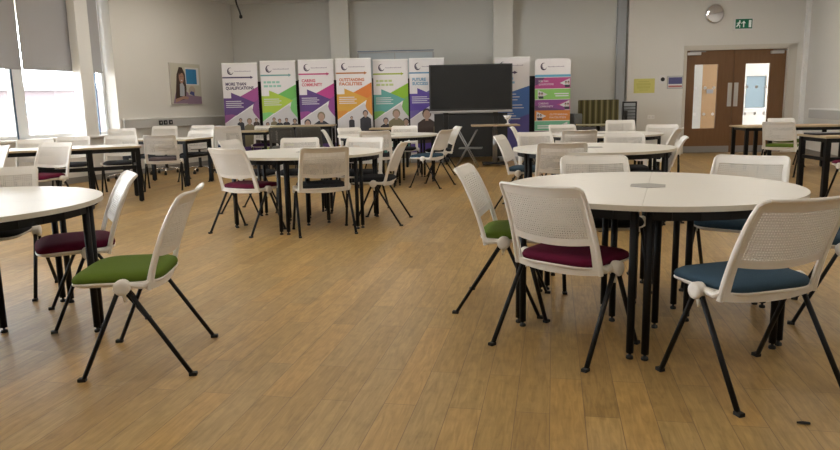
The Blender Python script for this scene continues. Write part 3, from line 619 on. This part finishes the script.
for sx in (-0.5, 0.5):
    bm = nb(); box(bm, sx - 0.05, sx + 0.05, -0.35, 0.22, 0.06, 0.12, bev=0.015); fo = obj('stand_foot', bm, M['bezel'], t)
    bm = nb()
    for sy in (-0.3, 0.18): lathe(bm, ((0.03, -0.015), (0.035, 0.0), (0.03, 0.015)), 16, 'X', (sx, sy, 0.035))
    obj('castor', bm, M['rubber'], fo)

# flip-top table in front of the screen, with a small white goblet on it
t = thing('pedestal_table', 'tan topped pedestal table standing in front of the big screen', 'table', (1.47, 13.35, 0), R(-3))
bm = nb(); box(bm, -0.45, 0.45, -0.35, 0.35, 0.765, 0.79, bev=0.004); obj('table_top', bm, M['tan'], t)
bm = nb(); tube(bm, ((0, 0, 0.05), (0, 0, 0.765)), 0.045, 16); obj('column', bm, M['greymetal'], t, True)
bm = nb(); box(bm, -0.3, 0.3, -0.03, 0.03, 0.735, 0.765); obj('support_plate', bm, M['bezel'], t)
for s in (0, 90):
    bm = nb(); box(bm, -0.32, 0.32, -0.03, 0.03, 0.03, 0.07, bev=0.01, xf=Matrix.Rotation(R(s + 45), 4, 'Z')); obj('base_arm', bm, M['bezel'], t)
bm = nb(); lathe(bm, ((0.05, 0.79), (0.045, 0.80), (0.012, 0.81), (0.012, 0.86), (0.05, 0.90), (0.085, 0.96), (0.08, 0.96), (0.01, 0.88)), 20)
o = obj('white_goblet', bm, M['paper'], None, True, (1.72, 13.4, 0)); o['label'] = 'small white goblet-shaped vessel on the tan pedestal table'; o['category'] = 'goblet'

# folded grey metal easel / trestle
t = thing('folding_trestle', 'grey metal folding trestle standing just left of the tan pedestal table', 'trestle', (0.95, 13.1, 0), R(-10)); t.scale = (0.8, 0.8, 0.78)
for (a, b) in (((-0.30, 0.0, 0.95), (0.22, -0.12, 0.0)), ((0.18, 0.05, 0.90), (-0.32, 0.1, 0.0)), ((-0.30, 0.34, 0.95), (0.22, 0.22, 0.0)), ((0.18, 0.34, 0.90), (-0.32, 0.42, 0.0))):
    bm = nb(); tube(bm, (a, b), 0.014, 10); obj('leg', bm, M['greymetal'], t, True)
bm = nb(); tube(bm, ((-0.28, 0.0, 0.9), (-0.28, 0.34, 0.9)), 0.012, 8); tube(bm, ((0.17, 0.05, 0.88), (0.17, 0.34, 0.88)), 0.012, 8); obj('crossbar', bm, M['greymetal'], t, True)
bm = nb(); box(bm, -0.24, 0.30, -0.02, 0.36, 0.45, 0.475, bev=0.006); obj('shelf', bm, M['greymetal'], t)

# striped high-back bench and wire rack at the right of the banners
t = thing('high_back_bench', 'high-backed bench with olive and black striped back beside the banners', 'bench', (3.80, 14.55, 0), R(-3))
mstr = bpy.data.materials.new('olive_stripe_fabric'); mstr.use_nodes = True
nt = mstr.node_tree; b = nt.nodes['Principled BSDF']; b.inputs['Roughness'].default_value = 0.95
tc = nt.nodes.new('ShaderNodeTexCoord'); wv = nt.nodes.new('ShaderNodeTexWave'); wv.inputs['Scale'].default_value = 2.6; wv.inputs['Distortion'].default_value = 0.0
wv.bands_direction = 'X'; rp = nt.nodes.new('ShaderNodeValToRGB'); rp.color_ramp.interpolation = 'CONSTANT'
e = rp.color_ramp.elements; e[0].color = (0.05, 0.04, 0.015, 1); e[1].position = 0.8; e[1].color = (0.19, 0.17, 0.08, 1)
k = rp.color_ramp.elements.new(0.3); k.color = (0.10, 0.088, 0.022, 1); k = rp.color_ramp.elements.new(0.6); k.color = (0.06, 0.05, 0.03, 1)
nt.links.new(tc.outputs['Object'], wv.inputs['Vector']); nt.links.new(wv.outputs['Fac'], rp.inputs['Fac']); nt.links.new(rp.outputs['Color'], b.inputs['Base Color'])
bm = nb(); box(bm, -0.42, 0.42, 0.18, 0.30, 0.62, 1.22, bev=0.03); obj('backrest', bm, mstr, t)
bm = nb(); box(bm, -0.46, 0.46, 0.12, 0.30, 0.05, 0.66, bev=0.02); obj('back_frame', bm, mat('grey_bench_base', (0.13, 0.12, 0.13), 0.8), t)
bm = nb(); box(bm, -0.42, 0.42, -0.42, 0.14, 0.36, 0.50, bev=0.04); obj('seat', bm, mat('khaki_seat', (0.30, 0.27, 0.15), 0.9), t)
bm = nb(); box(bm, -0.42, 0.42, -0.38, 0.14, 0.04, 0.36, bev=0.01); obj('plinth', bm, M['darkfab'], t)
bm = nb(); box(bm, -0.60, -0.44, -0.40, 0.28, 0.04, 0.95, bev=0.04); obj('armrest', bm, M['darkfab'], t)
t = thing('bench_table', 'low khaki-topped table in front of the striped bench', 'table', (3.55, 13.75, 0), R(-3))
bm = nb(); box(bm, -0.40, 0.40, -0.2, 0.2, 0.72, 0.745, bev=0.004); obj('table_top', bm, mat('khaki_top', (0.32, 0.29, 0.18), 0.6), t)
bm = nb(); tube(bm, ((0, 0, 0.03), (0, 0, 0.72)), 0.04, 14); obj('column', bm, M['bezel'], t, True)
bm = nb(); lathe(bm, ((0.24, 0.0), (0.24, 0.015), (0.05, 0.035), (0.01, 0.035)), 24); obj('base', bm, M['bezel'], t, True)
t = thing('wire_rack', 'black framed rack with grey wire rows beside the striped bench', 'rack', (4.46, 14.75, 0), R(-3))
bm = nb(); box(bm, -0.15, -0.12, -0.02, 0.02, 0, 1.17); box(bm, 0.12, 0.15, -0.02, 0.02, 0, 1.17); box(bm, -0.15, 0.15, -0.02, 0.02, 1.14, 1.17); box(bm, -0.15, 0.15, -0.02, 0.02, 0.72, 0.75)
box(bm, -0.17, 0.17, -0.18, 0.18, 0, 0.03); obj('frame', bm, M['bezel'], t)
bm = nb(); box(bm, -0.12, 0.12, 0.0, 0.01, 0.75, 1.14); obj('back_sheet', bm, M['strip'], t)
for k in range(5):
    bm = nb(); box(bm, -0.12, 0.12, -0.05, -0.002, 0.80 + k * 0.065, 0.812 + k * 0.065); obj('wire_shelf', bm, M['bezel'], t)
bm = nb(); box(bm, -0.115, -0.05, -0.05, 0, 0.75, 0.98); obj('side_block', bm, M['bezel'], t)

# ---------------------------------------------------------------- chairs
def prof(z):
    P = ((0.40, -0.085), (0.43, -0.09), (0.50, -0.108), (0.58, -0.134), (0.66, -0.165), (0.73, -0.197), (0.79, -0.228), (0.815, -0.248), (0.832, -0.268))
    for (z0, y0), (z1, y1) in zip(P, P[1:]):
        if z <= z1: return y0 + (y1 - y0) * (z - z0) / (z1 - z0)
    return P[-1][1]
def halfw(z): return 0.238 - 0.016 * max(0, min(1, (z - 0.43) / 0.38))
def bpt(u, z): return Vector((u * halfw(z), prof(z) + 0.032 * u * u - 0.016, z))
def backrest_bm():
    bm = nb()
    def zt(u): return 0.822 - 0.020 * max(0, (abs(u) - 0.86) / 0.14) ** 2 + 0.006 * u * u
    def zb(u): return 0.556 - 0.022 * (1 - u * u)
    NU, NV = 32, 18
    us = [-1, -0.93, -0.86] + [-0.86 + 1.72 * k / NU for k in range(1, NU)] + [0.86, 0.93, 1]
    vs = [0, 0.06, 0.12] + [0.12 + 0.72 * k / NV for k in range(1, NV)] + [0.84, 0.92, 0.97, 1]
    def pt(u, v): return bpt(u, zb(u) + (zt(u) - zb(u)) * v)
    V = [[bm.verts.new(pt(u, v)) for v in vs] for u in us]
    for i in range(len(us) - 1):
        for j in range(len(vs) - 1):
            q = (V[i][j], V[i + 1][j], V[i + 1][j + 1], V[i][j + 1])
            if 2 <= i < len(us) - 3 and 2 <= j < 2 + NV:
                c = sum((w.co for w in q), Vector()) / 4
                inner = [bm.verts.new(c + (w.co - c) * 0.61) for w in q]
                for k in range(4): bm.faces.new((q[k], q[(k + 1) % 4], inner[(k + 1) % 4], inner[k]))
            else: bm.faces.new(q)
    # rails below the panel and the rear crossbar
    for s in (-1, 1):
        prev = None
        for k in range(7):
            z = zb(s) - 0.004 + (0.412 - zb(s)) * k / 6; uo, ui = s, s * (0.86 - 0.02 * k / 6)
            row = (bm.verts.new(bpt(uo, z)), bm.verts.new(bpt(ui, z)))
            if prev: bm.faces.new((prev[0], prev[1], row[1], row[0]))
            prev = row
    prev = None
    for k in range(13):
        u = -1 + 2 * k / 12; d = -0.014 * (1 - u * u)
        row = (bm.verts.new(bpt(u, 0.405 + d)), bm.verts.new(bpt(u, 0.44 + d)))
        if prev: bm.faces.new((prev[0], row[0], row[1], prev[1]))
        prev = row
    bmesh.ops.recalc_face_normals(bm, faces=bm.faces[:])
    me = bpy.data.meshes.new('tmp'); bm.to_mesh(me); bm.free()
    o = bpy.data.objects.new('tmp', me); COL.objects.link(o)
    md = o.modifiers.new('s', 'SOLIDIFY'); md.thickness = 0.008; md.offset = 0
    bpy.context.view_layer.update()
    me2 = bpy.data.meshes.new_from_object(o.evaluated_get(bpy.context.evaluated_depsgraph_get()))
    bpy.data.objects.remove(o); bpy.data.meshes.remove(me)
    bm = nb(); bm.from_mesh(me2); bpy.data.meshes.remove(me2)
    for s in (-1, 1):                                         # thick edge rails
        pts = [bpt(s * 0.985, 0.405 + (zt(1) - 0.405) * k / 10) for k in range(11)]
        pts += [bpt(s * u, zt(u) + 0.001) for u in (0.95, 0.88, 0.8)]
        tube(bm, pts, [0.013] * 8 + [0.012, 0.011, 0.010, 0.009, 0.008, 0.007], 8, up=Vector((1, 0, 0.01)))
        # shoulder joining the rail to the pivot
        tube(bm, (bpt(s * 0.985, 0.44), (s * 0.243, -0.05, 0.425), (s * 0.243, 0.0, 0.43), (s * 0.243, 0.045, 0.435)), (0.014, 0.015, 0.014, 0.012), 8, up=Vector((1, 0, 0)))
    tube(bm, [bpt(u, zt(u) + 0.001) for u in [-0.86 + 1.72 * k / 12 for k in range(13)]], 0.0075, 8)
    return bm
def seat_ring(bm, sx, sy, z, yc=0.085, n=36, droop=0.0):
    out = []; sy *= 0.92
    for k in range(n):
        a = 2 * math.pi * k / n; c, s = math.cos(a), math.sin(a); e = 0.42
        x = sx * math.copysign(abs(c) ** e, c); y = yc + sy * math.copysign(abs(s) ** e, s)
        x *= 1 - 0.10 * max(0, -(y - yc) / sy) * 0.5
        out.append(bm.verts.new((x, y, z - droop * max(0, (y - 0.15) / 0.15) ** 2)))
    return out
def loft(bm, rings):
    n = len(rings[0])
    for r0, r1 in zip(rings, rings[1:]):
        for k in range(n): bm.faces.new((r0[k], r0[(k + 1) % n], r1[(k + 1) % n], r1[k]))
    bm.faces.new(rings[0][::-1]); bm.faces.new(rings[-1])
def make_chair(name, seatmat, shell=None, swivel=False):
    """a stacking chair facing local +y; the swivel version stands on a five-star base"""
    shell = shell or M['plastic']; dz = 0.055 if swivel else 0.0
    t = thing(name, 'x', 'chair')
    bm = nb(); loft(bm, [seat_ring(bm, 0.205, 0.205, 0.434), seat_ring(bm, 0.225, 0.222, 0.440, droop=.012), seat_ring(bm, 0.229, 0.226, 0.455, droop=.016), seat_ring(bm, 0.222, 0.219, 0.470, droop=.018), seat_ring(bm, 0.20, 0.198, 0.479, droop=.016), seat_ring(bm, 0.14, 0.14, 0.481, droop=.01), seat_ring(bm, 0.05, 0.05, 0.478)])
    obj('seat_cushion', bm, seatmat, t, True, (0, 0, dz))
    bm = nb(); loft(bm, [seat_ring(bm, 0.15, 0.15, 0.408), seat_ring(bm, 0.20, 0.20, 0.414, droop=.01), seat_ring(bm, 0.227, 0.224, 0.430, droop=.012), seat_ring(bm, 0.229, 0.226, 0.440, droop=.014), seat_ring(bm, 0.20, 0.20, 0.440)])
    obj('seat_shell', bm, shell, t, True, (0, 0, dz))
    obj('backrest', backrest_bm(), shell, t, False, (0, 0, dz))
    if not swivel:
        for s in (-1, 1):
            bm = nb(); lathe(bm, [(0.012, s * 0.23), (0.034, s * 0.236), (0.036, s * 0.246), (0.036, s * 0.272), (0.032, s * 0.279), (0.018, s * 0.281)], 20, 'X', (0, 0.035, 0.425))
            hub = obj('pivot_hub', bm, shell, t, True)
            bm = nb(); tube(bm, ((s * 0.25, 0.035, 0.40), (s * 0.25, 0.03, 0.355)), (0.012, 0.006), 8); obj('link_clip', bm, shell, hub, True)
            for (fy, hy) in ((0.235, 0.045), (-0.235, 0.028)):
                bm = nb(); top = Vector((s * 0.252, hy, 0.432)); bot = Vector((s * 0.265, fy, 0.012))
                tube(bm, (top, top.lerp(bot, 0.5), bot), 0.0125, 10, 0.8, up=Vector((0, 1, 0))); lg = obj('leg', bm, M['black'], t, True)
                bm = nb(); sy = math.copysign(1, fy); box(bm, s * 0.265 - 0.014, s * 0.265 + 0.014, fy - 0.018 + 0.008 * sy, fy + 0.018 + 0.008 * sy, 0, 0.016, bev=0.004); obj('foot_glide', bm, M['rubber'], lg)
    else:
        bm = nb(); tube(bm, ((0, 0.02, 0.10), (0, 0.02, 0.30), (0, 0.02, 0.301), (0, 0.02, 0.45)), (0.028, 0.028, 0.02, 0.02), 14); obj('gas_column', bm, M['bezel'], t, True)
        bm = nb(); box(bm, -0.11, 0.11, -0.09, 0.15, 0.445, 0.468, bev=0.006); obj('seat_plate', bm, M['bezel'], t)
        bm = nb()
        for k in range(5):
            a = 2 * math.pi * k / 5 + 0.3; d = Vector((math.cos(a), math.sin(a), 0)); c = Vector((0, 0.02, 0))
            tube(bm, (c + Vector((0, 0, 0.12)), c + d * 0.15 + Vector((0, 0, 0.115)), c + d * 0.29 + Vector((0, 0, 0.08))), (0.024, 0.019, 0.013), 10, 0.7)
        base = obj('star_base', bm, M['chrome'], t, True)
        for k in range(5):
            a = 2 * math.pi * k / 5 + 0.3; d = Vector((math.cos(a), math.sin(a), 0)) * 0.285 + Vector((0, 0.02, 0))
            bm = nb(); lathe(bm, ((0.022, -0.022), (0.028, -0.016), (0.028, 0.016), (0.022, 0.022)), 14, 'X', (d.x, d.y, 0.028)); tube(bm, ((d.x, d.y, 0.03), (d.x, d.y, 0.085)), 0.008, 8)
            obj('castor', bm, M['rubber'], base, True)
    return t
SEATS = dict(green=M['greenfab'], maroon=M['maroonfab'], blue=M['bluefab'], charcoal=M['charcoalfab'], navy=M['navyfab'], purple=M['purplefab'], taupe=M['taupefab'], dark=M['darkfab'])
PROTO = {}
base_chair = None
def chair(x, y, face, seat, label, group, kind='stacking_chair'):
    """face: heading in degrees (90 = away from the camera)"""
    rot = R(face - 90); key = (kind, seat)
    if key in PROTO: return dup(PROTO[key], (x, y, 0), rot, label, group)
    if kind == 'stacking_chair' and seat != 'dark':
        first = [k for k in PROTO if k[0] == kind and k[1] != 'dark']
        if first:
            t = dup(PROTO[first[0]], (x, y, 0), rot, label, group)
            for ch in t.children:
                if ch.name.startswith('seat_cushion'):
                    ch.data = ch.data.copy(); ch.data.materials[0] = SEATS[seat]
            PROTO[key] = t; return t
    t = make_chair(kind, SEATS[seat], M['darkfab'] if seat == 'dark' else None, kind == 'swivel_chair')
    t.location = (x, y, 0); t.rotation_euler = (0, 0, rot); t['label'] = label; t['group'] = group
    PROTO[key] = t
    return t
GR, GL, GC, GB, GF, GW, GK, GE = ('chairs around the near right round table', 'chairs around the near left round table', 'chairs around the middle left round table', 'chairs around the second right round table',
    'chairs around the far middle round table', 'chairs at the window tables', 'chairs around the far right round table', 'chairs at the right-hand wall tables')
chair(0.71, 3.31, 46, 'maroon', 'white perforated chair with maroon seat, back turned, at near right round table', GR)
chair(0.50, 4.06, -15, 'green', 'white chair with green seat at the left side of the near right round table', GR)
chair(1.39, 2.79, 107, 'blue', 'white perforated chair with blue seat at front of the near right round table', GR)
chair(1.18, 4.46, 268, 'charcoal', 'white chair behind the near right round table, left of its centre seam', GR)
chair(2.01, 4.28, 233, 'blue', 'white chair with dark blue seat behind the right half of the near right round table', GR)
chair(2.32, 3.66, 150, 'blue', 'white chair cut off by the right edge of the photo, beside the near right table', GR)
chair(-1.32, 3.24, 186, 'green', 'white chair with green seat at front right of the near left round table', GL)
chair(-1.935, 3.995, 209, 'maroon', 'white chair with maroon seat between the near left table and green-seated chair', GL)
chair(-2.80, 4.50, 282, 'charcoal', 'white chair with dark seat behind the near left table at the left edge', GL)
chair(-4.95, 7.80, 248, 'charcoal', 'white chair at the left edge, behind the dark-seated chair of the near left table', GL)
chair(-4.42, 8.18, 258, 'maroon', 'white chair with maroon seat in front of the window table', GW)
chair(-4.34, 10.12, 287, 'charcoal', 'white chair behind the window table, rightmost of the three facing into the room', GW)
chair(-4.95, 9.92, 287, 'charcoal', 'white chair behind the window table, middle of the three facing into the room', GW)
chair(-5.10, 9.22, 292, 'charcoal', 'white chair behind the window table, leftmost of the three facing into the room', GW)
chair(-3.86, 10.48, 103, 'taupe', 'white chair with taupe seat, back turned, between the two window-side tables', GW)
chair(-4.75, 13.05, 285, 'charcoal', 'white swivel chair on chrome star base, left one beyond the second window table', 'white swivel chairs at the far left', 'swivel_chair')
chair(-4.14, 13.15, 265, 'charcoal', 'white swivel chair on chrome star base, right one beyond the second window table', 'white swivel chairs at the far left', 'swivel_chair')
chair(-5.10, 12.0, 290, 'charcoal', 'white swivel chair nearest the bright end of the left window', 'white swivel chairs at the far left', 'swivel_chair')
chair(-3.73, 11.72, 265, 'charcoal', 'white four-legged chair on the far side of the second window table', GW)
chair(-3.50, 12.88, 102, 'navy', 'white swivel chair with navy seat in front of the MORE THAN banner', 'white swivel chairs at the far left', 'swivel_chair')
chair(-3.12, 14.18, 275, 'purple', 'white chair with purple seat behind the small dark table by the green banner', 'chairs along the banners')
chair(-2.52, 13.02, 92, 'dark', 'dark grey chair, left of the pair below the CARING banner', 'dark grey chairs by the banners')
chair(-2.02, 12.98, 92, 'dark', 'dark grey chair, right of the pair below the CARING banner', 'dark grey chairs by the banners')
chair(-1.69, 6.70, 60, 'maroon', 'white chair with maroon seat, back turned, at the middle left round table', GC)
chair(-0.93, 6.61, 107, 'charcoal', 'white chair with dark seat, back squarely turned, at front of middle left table', GC)
chair(-0.38, 7.135, 170, 'charcoal', 'white chair with dark seat at the right side of the middle left table', GC)
chair(-1.40, 8.12, 275, 'charcoal', 'white chair behind the middle left table, left of the two facing the camera', GC)
chair(-0.68, 7.90, 255, 'charcoal', 'white chair behind the middle left table, right of the two facing the camera', GC)
chair(-1.98, 8.06, 345, 'charcoal', 'white chair at the far left side of the middle left table, mostly hidden', GC)
chair(-1.25, 11.00, 5, 'charcoal', 'white chair seen edge-on at the left of the far middle round table', GF)
chair(-0.63, 10.38, 90, 'charcoal', 'white chair, back turned, in front of the far middle round table', GF)
chair(-1.05, 11.72, 305, 'charcoal', 'white chair behind the far middle table, left of the two facing forward', GF)
chair(-0.26, 12.06, 265, 'charcoal', 'white chair behind the far middle table, right of the two facing forward', GF)
chair(0.20, 10.20, 154, 'blue', 'white chair with blue seat on the right side of the far middle table', GF)
chair(0.42, 11.40, 190, 'charcoal', 'white chair just behind the blue-seated one at the far middle table', GF)
chair(1.15, 7.88, -20, 'blue', 'white chair with blue seat at the left side of the second right round table', GB)
chair(1.48, 8.44, 278, 'charcoal', 'white chair facing the camera at far left of the second right round table', GB)
chair(1.35, 6.58, 82, 'charcoal', 'white chair, back turned, in front of the second right round table', GB)
chair(2.34, 7.78, 262, 'charcoal', 'white chair facing the camera behind the second right round table', GB)
chair(2.42, 6.99, 162, 'charcoal', 'white chair seen edge-on at the right end of the second right round table', GB)
chair(1.68, 10.65, 348, 'charcoal', 'white chair seen edge-on at the left of the far right round table', GK)
chair(2.11, 9.25, 86, 'charcoal', 'white chair, back turned, in front of the far right round table', GK)
chair(2.36, 11.02, 280, 'charcoal', 'white chair below the striped banner, facing the far right round table', GK)
chair(3.22, 11.0, 262, 'charcoal', 'white swivel chair in front of the wire rack at the far right table', 'white swivel chairs at the far right', 'swivel_chair')
chair(3.56, 10.2, 248, 'charcoal', 'white chair facing forward below the wall socket, at the far right table', GK)
chair(3.17, 9.12, 150, 'charcoal', 'white chair turned sideways at the right end of the far right table', GK)
chair(5.62, 10.75, 48, 'green', 'white chair with green seat, back turned, in front of the double doors', GE)
chair(6.42, 12.18, 262, 'green', 'white chair with green seat behind the wood-topped table by the double doors', GE)
chair(4.98, 7.72, 92, 'maroon', 'white chair at the right edge in front of the nearer wood-topped table', GE)

# ---------------------------------------------------------------- round tables made of six wedges
TH = 0.735
def round_table(cx, cy, phase, label, first=[None]):
    if first[0] is not None: return dup(first[0], (cx, cy, 0), R(phase), label, 'round six-wedge tables')
    t = thing('round_table', label, 'table', (cx, cy, 0), R(phase), 'round six-wedge tables')
    RO, RI = 0.80, 0.105; gap = 0.0008
    for k in range(6):
        a0, a1 = R(60 * k), R(60 * k + 60)
        off = Vector((math.cos((a0 + a1) / 2), math.sin((a0 + a1) / 2))) * gap * 2
        pts = [(RI * math.cos(a0) + off.x, RI * math.sin(a0) + off.y)] + [(RO * math.cos(a0 + (a1 - a0) * j / 14) + off.x, RO * math.sin(a0 + (a1 - a0) * j / 14) + off.y) for j in range(15)] + [(RI * math.cos(a1) + off.x, RI * math.sin(a1) + off.y)]
        bm = nb(); prism(bm, pts, TH - 0.025, TH, 0, 1); w = obj('top_wedge', bm, [M['laminate'], M['lam_edge']], t)
        # black apron frame below each wedge
        bm = nb(); ri, ro, ins = 0.15, 0.745, 0.035
        def pp(a, r, s): d = Vector((math.cos(a), math.sin(a))); n = Vector((-d.y, d.x)); q = d * r + n * s * ins; return Vector((q.x, q.y, TH - 0.05))
        loop = [pp(a0, ri, 1), pp(a0, ro, 1)] + [Vector((ro * math.cos(a0 + (a1 - a0) * j / 6), ro * math.sin(a0 + (a1 - a0) * j / 6), TH - 0.05)) for j in range(1, 6)] + [pp(a1, ro, -1), pp(a1, ri, -1), pp(a0, ri, 1)]
        for p, q in zip(loop, loop[1:]):
            d = (q - p); L = d.length; xf = Matrix.Translation(p) @ Matrix.Rotation(math.atan2(d.y, d.x), 4, 'Z')
            box(bm, 0, L, -0.012, 0.012, -0.022, 0.0245, xf=xf)
        obj('apron_frame', bm, M['black'], w)
        for a, r, s in ((a0, 0.745, 1.0), (a1, 0.745, -1.0), (a0 + R(8), 0.235, 1.0)):
            c = pp(a, r, s); bm = nb(); tube(bm, ((c.x, c.y, 0.03), (c.x, c.y, TH - 0.027)), 0.0185, 14); lg = obj('leg', bm, M['black'], t, True)
            bm = nb(); lathe(bm, ((0.016, 0.0), (0.018, 0.004), (0.016, 0.014), (0.007, 0.016), (0.007, 0.032)), 14, 'Z', (c.x, c.y, 0)); obj('foot_glide', bm, M['rubber'], lg, True)
    bm = nb(); prism(bm, [(0.108 * math.cos(R(60 * k)), 0.108 * math.sin(R(60 * k))) for k in range(6)], TH - 0.02, TH + 0.003); obj('centre_cap', bm, M['cap'], t)['label'] = 'grey hexagonal centre cap'
    first[0] = t
    return t
near_table = round_table(1.255, 3.77, -110, 'large white round table nearest the camera on the right')
round_table(-1.17, 7.22, -99, 'white round table in the middle left of the room')
round_table(-2.53, 3.58, -111, 'white round table cut off by the left edge of the photo')
round_table(1.77, 7.05, -100, 'white round table directly behind the near right round table')
round_table(-0.48, 11.1, -78, 'white round table in front of the banners left of the screen')
round_table(2.68, 10.0, -85, 'white round table in front of the striped bench at the far right')
near_table.scale = (0.972, 0.972, 1.0)

# ---------------------------------------------------------------- rectangular tables
def rect_table(x, y, rot, w, d, h, label, top, edge, legxs, rail=None, thick=0.025, leg=0.05, over=0.02):
    """x,y = the right-front corner for rot; table extends to local -x and +y"""
    t = thing('rectangular_table', label, 'table', (x, y, 0), R(rot), 'rectangular tables')
    bm = nb(); prism(bm, [(-w, 0), (0, 0), (0, d), (-w, d)], h - thick, h, 0, 1); obj('table_top', bm, [M[top], M[edge]], t)
    h2 = h - thick; l2 = leg / 2
    for lx in legxs:
        for ly in (over + l2, d - over - l2):
            bm = nb(); box(bm, lx - l2, lx + l2, ly - l2, ly + l2, 0.012, h2 - 0.001, bev=0.003); lg = obj('leg', bm, M['black'], t)
            bm = nb(); lathe(bm, ((0.018, 0.0), (0.02, 0.005), (0.01, 0.014)), 12, 'Z', (lx, ly, 0)); obj('foot_glide', bm, M['rubber'], lg)
    bm = nb(); a, b = min(legxs), max(legxs)
    box(bm, a, b, over, over + 0.03, h2 - 0.05, h2); box(bm, a, b, d - over - 0.03, d - over, h2 - 0.05, h2)
    for lx in (a, b): box(bm, lx - 0.015, lx + 0.015, over, d - over, h2 - 0.05, h2)
    obj('apron_frame', bm, M['black'], t)
    if rail:
        bm = nb(); box(bm, a, b, over + 0.012, over + 0.042, rail - 0.025, rail + 0.025)
        for lx in (a, b): box(bm, lx - 0.012, lx + 0.012, over, d - over, rail - 0.02, rail + 0.02)
        obj('stretcher', bm, M['black'], t)
    return t
rect_table(-3.63, 9.12, 27, 1.75, 0.75, 0.735, 'white table with plywood edge and black frame, nearest the window', 'laminate', 'ply_edge', (-0.05, -0.62, -1.66), rail=0.46, leg=0.06)
rect_table(-3.60, 10.78, -15, 1.2, 0.78, 0.735, 'white table with plywood edge beyond the first window table', 'laminate', 'ply_edge', (-0.05, -1.14), rail=0.46, leg=0.055)
rect_table(-2.86, 13.22, -4, 0.85, 0.65, 0.76, 'small dark table with tan top in front of the green banner', 'tan', 'ply_edge', (-0.06, -0.78))
rect_table(-1.62, 13.32, 0, 1.20, 0.6, 0.845, 'tan topped table behind the two dark grey chairs', 'tan', 'ply_edge', (-0.06, -1.14))
rect_table(-0.16, 13.35, 0, 0.78, 0.6, 0.76, 'tan topped table in front of the teal arrow banner', 'tan', 'ply_edge', (-0.06, -0.72))
rect_table(6.30, 8.05, -3, 1.53, 0.70, 0.735, 'wood-topped table with black legs nearest the right edge', 'beech', 'ply_edge', (-0.06, -1.48), rail=0.46, leg=0.06)
rect_table(6.95, 11.25, -6, 1.62, 0.72, 0.735, 'wood-topped table with black legs in front of the right-hand door', 'beech', 'ply_edge', (-0.06, -1.18, -1.55), leg=0.055)
# dark laptop lying shut on the nearer wood-topped table, and the scrap on the floor
t = thing('closed_laptop', 'flat dark closed laptop lying on the nearer wood-topped table', 'laptop', (4.99, 8.53, 0.735), R(3))
bm = nb(); box(bm, -0.19, 0.19, -0.13, 0.13, 0.003, 0.016, bev=0.004); obj('base', bm, M['bezel'], t)
bm = nb(); box(bm, -0.19, 0.19, -0.13, 0.13, 0.016, 0.025, bev=0.003); obj('lid', bm, mat('slate_lid', (0.05, 0.055, 0.075), 0.4), t)
bm = nb(); box(bm, -0.15, -0.12, -0.10, -0.07, 0, 0.004); box(bm, 0.12, 0.15, 0.07, 0.1, 0, 0.004); box(bm, -0.15, -0.12, 0.07, 0.1, 0, 0.004); box(bm, 0.12, 0.15, -0.1, -0.07, 0, 0.004); obj('rubber_foot', bm, M['rubber'], t)
bm = nb(); tube(bm, ((-0.022, 0.004, 0.006), (0.0, 0.0, 0.007), (0.022, -0.006, 0.006)), (0.004, 0.006, 0.005), 8)
o = obj('floor_scrap', bm, M['rubber'], None, True, (1.41, 2.40, 0)); o['label'] = 'tiny black scrap lying on the floor near the bottom right'; o['category'] = 'scrap'
